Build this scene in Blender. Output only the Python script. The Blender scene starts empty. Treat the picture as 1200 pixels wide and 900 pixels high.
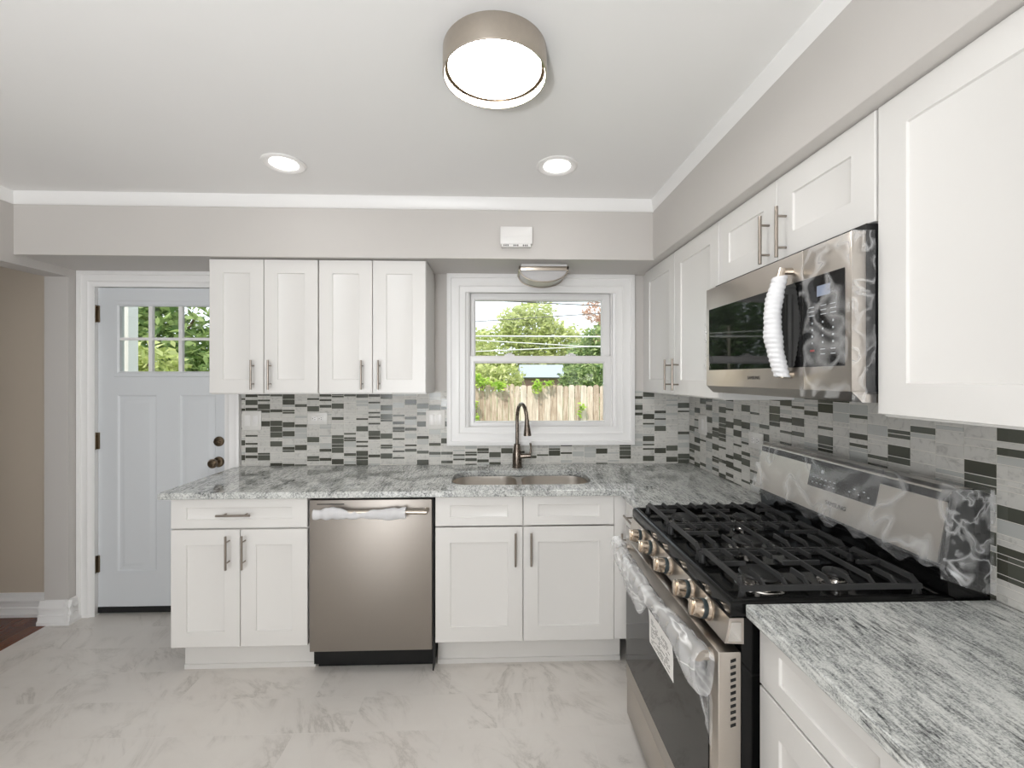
import bpy, bmesh, math, random
from mathutils import Vector, Matrix, noise
random.seed(7)
I = 0.0254                                   # the whole place is measured in inches
SC = bpy.context.scene
COL = SC.collection

# ------------------------------------------------------------------ camera, world, sun, added fill lights, exposure
FPX, EYE = 514.0, 57.6
cam_d = bpy.data.cameras.new('camera'); cam = bpy.data.objects.new('camera', cam_d); COL.objects.link(cam)
cam_d.sensor_width = 36.0; cam_d.lens = FPX / 1200 * 36.0
cam_d.shift_y = -8.0 / 1200; cam_d.clip_start = 0.02; cam_d.clip_end = 300
cam.location = (0, 0, EYE * I)
cam.rotation_euler = (math.pi / 2, 0, -math.atan(17 / FPX))
SC.camera = cam

world = bpy.data.worlds.new('world'); SC.world = world; world.use_nodes = True
bg = world.node_tree.nodes['Background']
bg.inputs[0].default_value = (0.88, 0.94, 1.0, 1); bg.inputs[1].default_value = 1.7
sun_d = bpy.data.lights.new('sun', 'SUN'); sun_d.energy = 4.2; sun_d.angle = math.radians(2); sun_d.color = (1, .95, .86)
sun = bpy.data.objects.new('sun', sun_d); COL.objects.link(sun)
sun.rotation_euler = (math.radians(38), 0, math.radians(-28))
# added fill light behind the camera, set in an unseen dining-end window like daylight
win_fill_d = bpy.data.lights.new('unseen_window_fill', 'AREA'); win_fill_d.shape = 'RECTANGLE'
win_fill_d.size = 62 * I; win_fill_d.size_y = 72 * I; win_fill_d.energy = 58; win_fill_d.color = (0.95, 0.98, 1.0)
win_fill = bpy.data.objects.new('unseen_window_fill', win_fill_d); COL.objects.link(win_fill)
win_fill.location = (-63 * I, -157 * I, 50 * I); win_fill.rotation_euler = (math.radians(106), 0, 0)
# added upward light behind the camera to brighten the ceiling, like a bounced flash
ceil_fill_d = bpy.data.lights.new('added_ceiling_bounce', 'AREA'); ceil_fill_d.shape = 'DISK'; ceil_fill_d.size = 11 * I; ceil_fill_d.energy = 40; ceil_fill_d.color = (.955, .98, 1)
ceil_fill = bpy.data.objects.new('added_ceiling_bounce', ceil_fill_d); COL.objects.link(ceil_fill)
ceil_fill.location = (-21.5 * I, -36 * I, 44 * I); ceil_fill.rotation_euler = (math.radians(160), 0, math.radians(4))
vs = SC.view_settings
vs.view_transform = 'Standard'; vs.look = 'None'; vs.gamma = 1; vs.exposure = 0.16; vs.use_curve_mapping = False
SC.display_settings.display_device = 'sRGB'
SC.cycles.use_denoising = True
SC.cycles.max_bounces = 10; SC.cycles.diffuse_bounces = 6; SC.cycles.transparent_max_bounces = 16
SC.cycles.sample_clamp_indirect = 6.0; SC.cycles.caustics_reflective = False; SC.cycles.caustics_refractive = False
BIG_LAMP, SPOT_LAMP = 32.0, 14.0

# ------------------------------------------------------------------ materials
def lin(r, g, b):
    f = lambda c: (c / 255 / 12.92) if c / 255 <= .04045 else ((c / 255 + .055) / 1.055) ** 2.4
    return (f(r), f(g), f(b), 1)
class NT:
    def __init__(s, name):
        s.m = bpy.data.materials.new(name); s.m.use_nodes = True; s.t = s.m.node_tree
        s.p = s.t.nodes['Principled BSDF']; s.out = s.t.nodes['Material Output']
    def n(s, typ, **kw):
        nd = s.t.nodes.new(typ)
        for k, v in kw.items(): setattr(nd, k, v)
        return nd
    def l(s, a, b): s.t.links.new(a, b)
    def set(s, **kw):
        for k, v in kw.items(): s.p.inputs[k.replace('_', ' ')].default_value = v
        return s
    def coord(s, scale=(1, 1, 1), rot=(0, 0, 0), space='Object'):
        tc = s.n('ShaderNodeTexCoord'); mp = s.n('ShaderNodeMapping')
        mp.inputs['Scale'].default_value = scale; mp.inputs['Rotation'].default_value = rot
        if space == 'World':
            g = s.n('ShaderNodeNewGeometry'); s.l(g.outputs['Position'], mp.inputs[0])
        else: s.l(tc.outputs[space], mp.inputs[0])
        return mp.outputs[0]
    def noise(s, vec, scale, detail=4, rough=.55, dist=0):
        nd = s.n('ShaderNodeTexNoise'); s.l(vec, nd.inputs['Vector'])
        nd.inputs['Scale'].default_value = scale; nd.inputs['Detail'].default_value = detail
        nd.inputs['Roughness'].default_value = rough; nd.inputs['Distortion'].default_value = dist
        return nd.outputs['Fac']
    def ramp(s, fac, stops, mode='LINEAR'):
        r = s.n('ShaderNodeValToRGB'); r.color_ramp.interpolation = mode; s.l(fac, r.inputs[0])
        e = r.color_ramp.elements
        while len(e) < len(stops): e.new(.5)
        for q, (p, c) in zip(e, stops): q.position = p; q.color = c
        return r.outputs[0]
    def mix(s, fac, a, b, mode='MIX'):
        m = s.n('ShaderNodeMix', data_type='RGBA', blend_type=mode)
        for sock, v in ((m.inputs[0], fac), (m.inputs[6], a), (m.inputs[7], b)):
            if hasattr(v, 'is_linked'): s.l(v, sock)
            else: sock.default_value = v
        return m.outputs[2]
    def math(s, op, a, b=0.0):
        m = s.n('ShaderNodeMath', operation=op)
        for sock, v in ((m.inputs[0], a), (m.inputs[1], b)):
            if hasattr(v, 'is_linked'): s.l(v, sock)
            else: sock.default_value = v
        return m.outputs[0]
    def bump(s, h, strength=.2, dist=.002):
        b = s.n('ShaderNodeBump'); b.inputs['Strength'].default_value = strength; b.inputs['Distance'].default_value = dist
        s.l(h, b.inputs['Height']); s.l(b.outputs[0], s.p.inputs['Normal'])
G = lambda v: (v, v, v, 1)

def paint(name, col, rough=.5, tex=.04):
    k = NT(name).set(Roughness=rough)
    v = k.coord(space='World'); f = k.noise(v, 3.0, 3)
    c2 = tuple(x * (1 - tex) for x in col[:3]) + (1,)
    k.l(k.mix(f, col, c2), k.p.inputs['Base Color'])
    k.bump(k.noise(v, 180, 2), .06, .001)
    return k.m
M = {}
M['wall'] = paint('greige_wall_paint', lin(203, 199, 195), .6)
M['wall2'] = paint('taupe_wall_paint', lin(204, 192, 176), .6)
M['ceiling'] = paint('white_ceiling_paint', lin(240, 239, 238), .7, .02)
M['trim'] = paint('white_trim_paint', lin(241, 240, 239), .35, .02)
M['cab'] = paint('white_cabinet_lacquer', lin(222, 220, 217), .32, .015)
M['doorpaint'] = paint('cool_grey_door_paint', lin(217, 220, 223), .4, .02)
M['plastic'] = paint('white_plastic', lin(232, 230, 228), .3, .01)
M['platew'] = paint('ivory_plate_plastic', lin(221, 219, 215), .3, .01)
M['vinyl'] = paint('white_window_vinyl', lin(234, 233, 232), .3, .01)

def metal(name, col, rough, stretch=(1, 1, 1), amt=.08, bump=.03):
    k = NT(name).set(Metallic=1.0, Roughness=rough)
    v = k.coord(stretch, space='World'); f = k.noise(v, 60, 4, .6)
    k.l(k.mix(f, tuple(x * .86 for x in col[:3]) + (1,), col), k.p.inputs['Base Color'])
    k.l(k.math('MULTIPLY_ADD', f, amt), k.p.inputs['Roughness'])
    for nd in k.t.nodes:
        if nd.type == 'MATH' and nd.operation == 'MULTIPLY_ADD': nd.inputs[2].default_value = rough - amt / 2
    if bump: k.bump(f, bump, .0005)
    return k.m
M['steel'] = metal('brushed_stainless_steel', lin(205, 198, 190), .3, (1, 1, 40))
M['steelv'] = metal('vertically_brushed_stainless_steel', lin(166, 159, 152), .44, (30, 1, .6))
M['pullmetal'] = metal('brushed_pull_nickel', lin(160, 151, 142), .3, amt=.04, bump=0)
M['nickel'] = metal('satin_nickel', lin(196, 186, 174), .3, amt=.04, bump=0)
M['faucet'] = metal('dark_brushed_nickel', lin(126, 116, 107), .27, amt=.05, bump=0)
M['bronze'] = metal('antique_bronze_hardware', lin(140, 124, 104), .28, amt=.04, bump=0)
M['chrome'] = metal('bright_chrome', lin(225, 222, 218), .12, amt=.02, bump=0)
M['sink'] = metal('satin_sink_steel', lin(226, 219, 211), .34, (1, 1, 20))
def plain(name, col, rough, **kw):
    k = NT(name).set(Base_Color=col, Roughness=rough, **kw); v = k.coord(space='World')
    k.l(k.math('ADD', k.math('MULTIPLY', k.noise(v, 40, 3), .06), rough), k.p.inputs['Roughness'])
    return k.m
M['enamel'] = plain('black_enamel', G(.005), .06, Specular_IOR_Level=.28)
M['blackglass'] = plain('black_oven_glass', G(.004), .0, Specular_IOR_Level=.45)
M['iron'] = plain('matte_cast_iron', G(.036), .42, Specular_IOR_Level=.4)
M['cap'] = plain('black_burner_cap', G(.018), .35)
M['blackplastic'] = plain('black_plastic', G(.006), .35, Specular_IOR_Level=.3)
M['blackrubber'] = plain('black_rubber', G(.008), .7)
M['darkslot'] = plain('dark_slot', G(.006), .6)
M['darkmetal'] = plain('charcoal_appliance_side', G(.016), .3, Specular_IOR_Level=.4)
M['print'] = plain('pale_printed_marks', lin(178, 182, 186), .5)
M['ink'] = plain('dark_printing_ink', lin(70, 66, 62), .5)
M['paper'] = plain('white_card', lin(235, 233, 230), .6)
M['redprint'] = plain('red_printed_mark', lin(150, 40, 36), .5)
M['lcd'] = plain('grey_blue_display', lin(132, 142, 162), .2)
M['band'] = plain('dark_teal_band', lin(42, 52, 54), .35)
M['knobface'] = metal('warm_polished_steel', lin(206, 192, 176), .2, amt=.03, bump=0)

def emis(name, col, st):
    k = NT(name); e = k.n('ShaderNodeEmission'); e.inputs[0].default_value = col; e.inputs[1].default_value = st
    k.l(e.outputs[0], k.out.inputs[0]); return k.m
M['lampbig'] = emis('lit_flush_lamp_lens', (1, .985, .965, 1), BIG_LAMP)
M['lampspot'] = emis('lit_downlight_lens', (1, .985, .965, 1), SPOT_LAMP)

def glass():
    k = NT('clear_window_glass'); t = k.n('ShaderNodeBsdfTransparent'); g = k.n('ShaderNodeBsdfGlossy'); g.inputs['Roughness'].default_value = .0
    f = k.n('ShaderNodeFresnel'); f.inputs[0].default_value = 1.45
    t.inputs[0].default_value = (.97, .98, .975, 1)
    mx = k.n('ShaderNodeMixShader'); k.l(f.outputs[0], mx.inputs[0]); k.l(t.outputs[0], mx.inputs[1]); k.l(g.outputs[0], mx.inputs[2])
    k.l(mx.outputs[0], k.out.inputs[0]); return k.m
M['glass'] = glass()
def film(name, base, hi, scale, rough=.12, col=.85, stretch=(1, 1, 1)):
    k = NT(name).set(Base_Color=G(col), Roughness=rough, Specular_IOR_Level=.8)
    v = k.coord(stretch, space='World')
    n1 = k.noise(v, scale, 2, .5, .6)
    rid = k.math('SUBTRACT', 1.0, k.math('MULTIPLY', k.math('ABSOLUTE', k.math('SUBTRACT', n1, .5)), 14.0))
    rid = k.math('MAXIMUM', rid, 0.0)
    big = k.noise(v, scale * .35, 2)
    a = k.math('ADD', k.math('MULTIPLY', k.math('MULTIPLY', rid, hi), big), base)
    k.l(a, k.p.inputs['Alpha']); k.bump(n1, .35, .006)
    return k.m
M['film'] = film('clear_protective_film', .014, .55, 8)
M['film2'] = film('crinkled_protective_film', .07, .6, 17, .14, .85, (1, .35, 1))
M['filmsleeve'] = film('bunched_protective_film', .34, .7, 22, .14, .88, (1, .22, 1))
M['filmsoft'] = film('milky_protective_film', .11, .5, 6, .2, .88)
def foam(name, alpha, sc):
    k = NT(name).set(Base_Color=lin(228, 228, 230), Roughness=.5, Alpha=alpha)
    v = k.coord(space='World'); k.bump(k.noise(v, sc, 3), .5, .003); return k.m
M['foam'] = foam('white_foam_wrap', .93, 90)
M['foamt'] = foam('translucent_foam_wrap', .72, 70)
M['frost'] = NT('frosted_lamp_glass').set(Base_Color=lin(214, 212, 212), Roughness=.25, Transmission_Weight=.25).m

def granite():
    k = NT('grey_streaked_granite').set(Roughness=.05, Specular_IOR_Level=.6)
    rz = math.radians(-35)
    v = k.coord((1, .22, 1), (0, 0, rz), 'World')     # long axis of the streaks runs diagonally across the slab
    v0 = k.coord(space='World')
    streak = k.noise(v, 105, 6, .7, .4)
    speck = k.noise(v0, 300, 3, .7)
    flow = k.noise(v, 13, 4, .55, .8)
    a = k.math('ADD', k.math('MULTIPLY', streak, .55), k.math('ADD', k.math('MULTIPLY', speck, .40), k.math('MULTIPLY', flow, .25)))
    c = k.ramp(a, [(.42, lin(74, 75, 76)), (.505, lin(124, 126, 126)), (.575, lin(172, 174, 172)), (.64, lin(206, 208, 205)), (.75, lin(224, 225, 221))])
    vein = k.noise(v, 9, 5, .62, 1.6)
    d = k.math('ABSOLUTE', k.math('SUBTRACT', vein, .5))
    vm = k.ramp(d, [(0, G(1)), (.012, G(.75)), (.03, G(0))])
    patch = k.ramp(k.noise(v0, 5, 3), [(.48, G(0)), (.62, G(1))])
    brk = k.ramp(streak, [(.42, G(1)), (.56, G(.1))])
    f = k.math('MULTIPLY', k.math('MULTIPLY', vm, patch), brk)
    k.l(k.mix(f, c, lin(40, 43, 46)), k.p.inputs['Base Color']); return k.m
M['granite'] = granite()

def marble_floor():
    k = NT('polished_marble_look_floor_tile').set(Roughness=.22, Specular_IOR_Level=.45)
    br = k.n('ShaderNodeTexBrick'); v = k.coord((1 / I, 1 / I, 1), (0, 0, 0), 'World'); k.l(v, br.inputs['Vector'])
    br.inputs['Scale'].default_value = 1; br.inputs['Mortar Size'].default_value = .045; br.inputs['Brick Width'].default_value = 24
    br.inputs['Row Height'].default_value = 8; br.inputs['Mortar Smooth'].default_value = .2; br.offset = .37
    br.inputs['Color1'].default_value = G(.2); br.inputs['Color2'].default_value = G(.8)
    # each tile samples its own piece of the veining
    off = k.n('ShaderNodeVectorMath', operation='SCALE'); k.l(br.outputs['Color'], off.inputs[0]); off.inputs['Scale'].default_value = 1.7
    vv = k.coord((1.0, 1.25, 1), (0, 0, math.radians(-32)), 'World')
    ad = k.n('ShaderNodeVectorMath', operation='ADD'); k.l(vv, ad.inputs[0]); k.l(off.outputs[0], ad.inputs[1])
    st = k.n('ShaderNodeMapping'); k.l(ad.outputs[0], st.inputs[0]); st.inputs['Scale'].default_value = (1, .42, 1)
    w = k.noise(st.outputs[0], 4.2, 7, .66, 1.0)
    d = k.math('ABSOLUTE', k.math('SUBTRACT', w, .5))
    vein = k.ramp(d, [(0, G(1)), (.012, G(.55)), (.05, G(.12)), (.11, G(0))])
    msk = k.ramp(k.noise(ad.outputs[0], 3.2, 3), [(.42, G(.05)), (.64, G(1))])
    cloud = k.noise(ad.outputs[0], 5, 5)
    base = k.mix(cloud, lin(217, 211, 205), lin(229, 225, 219))
    c = k.mix(k.math('MULTIPLY', k.math('MULTIPLY', vein, msk), .42), base, lin(140, 134, 124))
    c = k.mix(k.math('MULTIPLY', br.outputs['Fac'], .5), c, lin(228, 225, 220))
    k.l(c, k.p.inputs['Base Color']); return k.m
M['floor'] = marble_floor()
def wood_floor():
    k = NT('red_brown_oak_floor').set(Roughness=.25)
    v = k.coord((1 / I, 1 / I, 1), (0, 0, math.radians(90)), 'World')
    br = k.n('ShaderNodeTexBrick'); k.l(v, br.inputs['Vector']); br.inputs['Scale'].default_value = 1
    br.inputs['Brick Width'].default_value = 30; br.inputs['Row Height'].default_value = 2.25; br.inputs['Mortar Size'].default_value = .03
    br.inputs['Color1'].default_value = lin(120, 66, 40); br.inputs['Color2'].default_value = lin(92, 48, 28); br.inputs['Mortar'].default_value = lin(40, 20, 12)
    g = k.noise(k.coord((30, 2, 1), space='World'), 8, 5)
    k.l(k.mix(k.math('MULTIPLY', g, .5), br.outputs['Color'], lin(60, 30, 18)), k.p.inputs['Base Color']); return k.m
M['woodfloor'] = wood_floor()

def stone(name, a, b, sc):
    k = NT(name).set(Roughness=.42, Specular_IOR_Level=.3); v = k.coord(space='World')
    g = k.n('ShaderNodeNewGeometry'); cm = k.n('ShaderNodeCombineXYZ')
    r = g.outputs['Random Per Island']; k.l(k.math('MULTIPLY', r, 9.0), cm.inputs[0]); k.l(k.math('MULTIPLY', r, 5.0), cm.inputs[1])
    ad = k.n('ShaderNodeVectorMath', operation='ADD'); k.l(v, ad.inputs[0]); k.l(cm.outputs[0], ad.inputs[1])
    n = k.noise(ad.outputs[0], sc, 5, .6, 1.2)
    c = k.ramp(n, [(.3, b), (.46, a), (.7, tuple(min(1, x * 1.08) for x in a[:3]) + (1,))])
    hue = k.mix(r, tuple(x * .86 for x in a[:3]) + (1,), a)
    k.l(k.mix(.45, c, hue), k.p.inputs['Base Color']); return k.m
M['tmarble'] = stone('white_grey_marble_mosaic', lin(206, 204, 199), lin(150, 148, 144), 34)
M['tlight'] = plain('pale_grey_glass_mosaic', lin(186, 187, 184), .14, Specular_IOR_Level=.25)
def dark_tile():
    k = NT('dark_taupe_glass_mosaic').set(Roughness=.12, Specular_IOR_Level=.3)
    g = k.n('ShaderNodeNewGeometry')
    k.l(k.mix(g.outputs['Random Per Island'], lin(72, 72, 64), lin(94, 96, 88)), k.p.inputs['Base Color']); return k.m
M['tdark'] = dark_tile()
M['grout'] = plain('pale_grout', lin(224, 221, 214), .8)

def fence_wood():
    k = NT('weathered_fence_board').set(Roughness=.85)
    oi = k.n('ShaderNodeObjectInfo'); cm = k.n('ShaderNodeCombineXYZ'); k.l(k.math('MULTIPLY', oi.outputs['Random'], 20.0), cm.inputs[0])
    v = k.coord((1, 1, .1), space='World'); ad = k.n('ShaderNodeVectorMath', operation='ADD'); k.l(v, ad.inputs[0]); k.l(cm.outputs[0], ad.inputs[1])
    n = k.noise(ad.outputs[0], 22, 5, .65)
    c = k.ramp(n, [(.36, lin(104, 84, 70)), (.5, lin(178, 156, 140)), (.64, lin(222, 208, 196))])
    tone = k.ramp(oi.outputs['Random'], [(0, lin(150, 128, 110)), (.45, lin(200, 180, 164)), (1, lin(236, 226, 216))])
    k.l(k.mix(.5, c, tone), k.p.inputs['Base Color']); return k.m
M['fence'] = fence_wood()
def leaf(name, a, b):
    k = NT(name).set(Roughness=.5)
    g = k.n('ShaderNodeNewGeometry')
    c = k.mix(g.outputs['Random Per Island'], a, b); k.l(c, k.p.inputs['Base Color'])
    tr = k.n('ShaderNodeBsdfTranslucent'); k.l(c, tr.inputs[0]); mx = k.n('ShaderNodeMixShader'); mx.inputs[0].default_value = .45
    k.l(k.p.outputs[0], mx.inputs[1]); k.l(tr.outputs[0], mx.inputs[2]); k.l(mx.outputs[0], k.out.inputs[0]); return k.m
M['leafy'] = leaf('yellow_green_leaves', lin(164, 178, 100), lin(222, 226, 168))
M['leafm'] = leaf('mid_green_leaves', lin(88, 118, 66), lin(182, 200, 134))
M['leafd'] = leaf('deep_green_leaves', lin(52, 92, 40), lin(112, 150, 78))
M['leafl'] = leaf('lime_vine_leaves', lin(140, 184, 50), lin(206, 226, 110))
M['leafr'] = leaf('reddish_brown_leaves', lin(190, 150, 128), lin(236, 206, 188))
M['bark'] = plain('grey_brown_bark', lin(120, 100, 84), .9)
M['lawn'] = paint('lawn_ground', lin(112, 132, 72), .9, .4)
M['roofm'] = plain('pale_blue_metal_roof', lin(150, 158, 174), .5)
M['shedwall'] = plain('brown_shed_board', lin(150, 124, 112), .8)
M['postp'] = paint('pale_blue_grey_porch_paint', lin(226, 226, 226), .5)
M['cable'] = plain('grey_overhead_cable', lin(210, 210, 208), .4)
M['cabled'] = plain('dark_overhead_cable', lin(70, 70, 72), .5)
M['polewood'] = plain('pale_utility_pole_wood', lin(190, 180, 166), .8)
M['siding'] = paint('outside_house_siding', lin(210, 208, 204), .6)

# ------------------------------------------------------------------ mesh helpers (all arguments in inches)
ORG = {}
def FY(y): return lambda a, b, d: (a, y - d, b)          # a front that faces the room from the back wall; d points out of it
def FX(x): return lambda a, b, d: (x - d, a, b)          # a front that faces the room from the right wall
def FL(x): return lambda a, b, d: (x + d, a, b)          # faces +x
class MB:
    def __init__(s): s.b = bmesh.new()
    def v(s, p): return s.b.verts.new(p)
    def f(s, vs, m=0):
        try: fc = s.b.faces.new(vs); fc.material_index = m; return fc
        except ValueError: return None
    def box(s, x0, x1, y0, y1, z0, z1, m=0, bev=0, seg=2):
        x0, x1 = min(x0, x1), max(x0, x1); y0, y1 = min(y0, y1), max(y0, y1); z0, z1 = min(z0, z1), max(z0, z1)
        vs = [s.v((x, y, z)) for x in (x0, x1) for y in (y0, y1) for z in (z0, z1)]
        fs = [s.f([vs[i] for i in q], m) for q in ((0, 1, 3, 2), (4, 6, 7, 5), (0, 4, 5, 1), (2, 3, 7, 6), (0, 2, 6, 4), (1, 5, 7, 3))]
        if bev:
            es = list({e for f in fs for e in f.edges})
            r = bmesh.ops.bevel(s.b, geom=es, offset=bev, segments=seg, profile=.5, affect='EDGES')
            for f in r['faces']: f.material_index = m
        return s
    def mbox(s, mp, a0, a1, b0, b1, d0, d1, m=0, bev=0, seg=2):
        p, q = mp(a0, b0, d0), mp(a1, b1, d1)
        return s.box(p[0], q[0], p[1], q[1], p[2], q[2], m, bev, seg)
    def ring(s, a, b, m=0):
        n = len(a)
        for i in range(n): s.f([a[i], a[(i + 1) % n], b[(i + 1) % n], b[i]], m)
    def frame(s, mp, a0, a1, b0, b1, prof, m=0, cap=False, back=True):
        """rings set in from a rectangle: prof = [(inset, out) or (inset_a, inset_b, out), ...] from the outside in"""
        prev = first = None
        for q in prof:
            ia, ib, d = (q[0], q[0], q[1]) if len(q) == 2 else q
            r = [s.v(mp(a, b, d)) for a, b in ((a0 + ia, b0 + ib), (a1 - ia, b0 + ib), (a1 - ia, b1 - ib), (a0 + ia, b1 - ib))]
            if prev: s.ring(prev, r, m)
            else: first = r
            prev = r
        if cap: s.f(prev, m)
        elif back: s.ring(prev, first, m)
        if cap and back: s.f(first[::-1], m)
        return s
    def cyl(s, p0, p1, r0, r1=None, n=16, m=0, caps=True):
        r1 = r0 if r1 is None else r1
        p0, p1 = Vector(p0), Vector(p1); t = (p1 - p0).normalized()
        u = t.cross(Vector((0, 0, 1)) if abs(t.z) < .9 else Vector((1, 0, 0))).normalized(); w = t.cross(u)
        c = [(math.cos(2 * math.pi * i / n), math.sin(2 * math.pi * i / n)) for i in range(n)]
        A = [s.v(p0 + (u * x + w * y) * r0) for x, y in c]; B = [s.v(p1 + (u * x + w * y) * r1) for x, y in c]
        s.ring(A, B, m)
        if caps: s.f(A[::-1], m); s.f(B, m)
        return s
    def lathe(s, c, axis, prof, n=28, m=0, mats=None, closed=False):
        """prof = [(radius, distance along axis)]"""
        c, t = Vector(c), Vector(axis).normalized()
        u = t.cross(Vector((0, 0, 1)) if abs(t.z) < .9 else Vector((1, 0, 0))).normalized(); w = t.cross(u)
        prev = first = None
        for k, (r, h) in enumerate(prof):
            if r < 1e-5: R = [s.v(c + t * h)]
            else: R = [s.v(c + t * h + (u * math.cos(2 * math.pi * i / n) + w * math.sin(2 * math.pi * i / n)) * r) for i in range(n)]
            mm = mats[k - 1] if mats and k else m
            if prev:
                if len(prev) == 1 and len(R) == 1: pass
                elif len(prev) == 1: [s.f([prev[0], R[(i + 1) % n], R[i]], mm) for i in range(n)]
                elif len(R) == 1: [s.f([prev[i], prev[(i + 1) % n], R[0]], mm) for i in range(n)]
                else: s.ring(prev, R, mm)
            else: first = R
            prev = R
        if closed: s.ring(prev, first, m)
        return s
    def tube(s, path, r, n=10, m=0, flat=1.0):
        P = [Vector(p) for p in path]; rad = r if callable(r) else (lambda t: r)
        t0 = (P[1] - P[0]).normalized(); u = t0.cross(Vector((0, 0, 1)) if abs(t0.z) < .9 else Vector((1, 0, 0))).normalized()
        prev = None; N = len(P)
        for k in range(N):
            t = (P[min(k + 1, N - 1)] - P[max(k - 1, 0)]).normalized()
            u = (u - t * u.dot(t)).normalized(); w = t.cross(u); rr = rad(k / (N - 1))
            R = [s.v(P[k] + u * math.cos(2 * math.pi * i / n) * rr + w * math.sin(2 * math.pi * i / n) * rr * flat) for i in range(n)]
            if prev: s.ring(prev, R, m)
            else: s.f(R[::-1], m)
            prev = R
        s.f(prev, m); return s
    def prism(s, poly, fn, a0, a1, m=0):
        """polygon (p, q) swept from a0 to a1; fn(p, q, a) gives the point"""
        A = [s.v(fn(p, q, a0)) for p, q in poly]; B = [s.v(fn(p, q, a1)) for p, q in poly]
        s.ring(A, B, m); s.f(A[::-1], m); s.f(B, m); return s
    def sheet(s, fn, nu, nv, m=0):
        V = [[s.v(fn(i / nu, j / nv)) for j in range(nv + 1)] for i in range(nu + 1)]
        for i in range(nu):
            for j in range(nv): s.f([V[i][j], V[i + 1][j], V[i + 1][j + 1], V[i][j + 1]], m)
        return s
    def build(s, name, mats, parent=None, org=None, smooth=35, kind=None, recalc=True):
        if recalc: bmesh.ops.recalc_face_normals(s.b, faces=s.b.faces[:])
        if org is None:
            if parent is not None: org = ORG[parent.name]
            else:
                xs = [v.co for v in s.b.verts]
                org = ((min(p.x for p in xs) + max(p.x for p in xs)) / 2, (min(p.y for p in xs) + max(p.y for p in xs)) / 2, min(p.z for p in xs))
        o3 = Vector(org)
        for v in s.b.verts: v.co = (v.co - o3) * I
        me = bpy.data.meshes.new(name); s.b.to_mesh(me); s.b.free()
        for m in (mats if isinstance(mats, (list, tuple)) else [mats]): me.materials.append(M[m] if isinstance(m, str) else m)
        if smooth:
            me.polygons.foreach_set('use_smooth', [True] * len(me.polygons)); me.set_sharp_from_angle(angle=math.radians(smooth))
        o = bpy.data.objects.new(name, me); COL.objects.link(o)
        if parent is not None: o.parent = parent
        else: o.location = o3 * I
        ORG[o.name] = tuple(org)
        if kind: o['kind'] = kind
        return o
def thing(name, loc, label, cat, group=None, kind=None):
    o = bpy.data.objects.new(name, None); COL.objects.link(o); o.location = Vector(loc) * I; o.empty_display_size = .05
    ORG[o.name] = tuple(loc)
    return tag(o, label, cat, group, kind)
def tag(o, label=None, cat=None, group=None, kind=None):
    for k, v in (('label', label), ('category', cat), ('group', group), ('kind', kind)):
        if v: o[k] = v
    return o
def text(name, body, size, mat, parent, loc, xdir, ydir, align='CENTER'):
    cu = bpy.data.curves.new(name, 'FONT'); cu.body = body; cu.size = size * I; cu.align_x = align; cu.align_y = 'CENTER'; cu.extrude = .01 * I
    cu.materials.append(M[mat]); o = bpy.data.objects.new(name, cu); COL.objects.link(o)
    x, y = Vector(xdir).normalized(), Vector(ydir).normalized(); z = x.cross(y)
    p = (Vector(loc) - Vector(ORG[parent.name])) * I
    me = bpy.data.meshes.new_from_object(o.evaluated_get(bpy.context.evaluated_depsgraph_get())); bpy.data.objects.remove(o); bpy.data.curves.remove(cu)
    o = bpy.data.objects.new(name, me); COL.objects.link(o); o.parent = parent
    o.matrix_local = Matrix(((x.x, y.x, z.x, p.x), (x.y, y.y, z.y, p.y), (x.z, y.z, z.z, p.z), (0, 0, 0, 1)))
    return o
def wn(x, y, z, sc, amp): return noise.noise(Vector((x * sc, y * sc, z * sc))) * amp

# ------------------------------------------------------------------ room shell
YB, XR, XL, ZC = 109.0, 48.5, -100.5, 96.0       # back wall, right wall, left wall, ceiling
YF = -150.0                                      # dining end behind the camera
b = MB(); b.box(XL - 4, XR + 6, YF - 6, YB + 6, -4, 0); b.build('floor', 'floor', kind='structure')
b = MB(); b.box(-230, XL - 4, YF - 6, 116, -4, -.02); b.build('wood_floor', 'woodfloor', kind='structure')
b = MB(); b.box(-236, XR + 6, YF - 6, 116, ZC, ZC + 8); b.build('ceiling', 'ceiling', kind='structure')
# back wall with the window and the door openings
WX0, WX1, WZ0, WZ1 = -7.9, 29.7, 43.9, 80.1
DX0, DX1, DZ1 = -97.6, -65.4, 80.2
b = MB()
for x0, x1, z0, z1 in ((XL - 5.5, DX0, 0, ZC), (DX0, DX1, DZ1, ZC), (DX1, WX0, 0, ZC), (WX0, WX1, 0, WZ0), (WX0, WX1, WZ1, ZC), (WX1, XR + 6, 0, ZC)):
    b.box(x0, x1, YB, YB + 6, z0, z1)
b.build('wall_back', 'wall', kind='structure')
b = MB(); b.box(XR, XR + 6, YF, YB, 0, ZC); b.build('wall_right', 'wall', kind='structure')
# left wall: short stub at the back corner, header over the wide opening, solid wall nearer the camera
OPY, OPN, OPZ = 106.2, 30.0, 81.2
b = MB()
b.box(XL - 5.5, XL, OPY, YB, 0, ZC); b.box(XL - 5.5, XL, OPN, OPY, OPZ, ZC); b.box(XL - 5.5, XL, YF, OPN, 0, ZC)
b.build('wall_left', 'wall', kind='structure')
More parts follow.
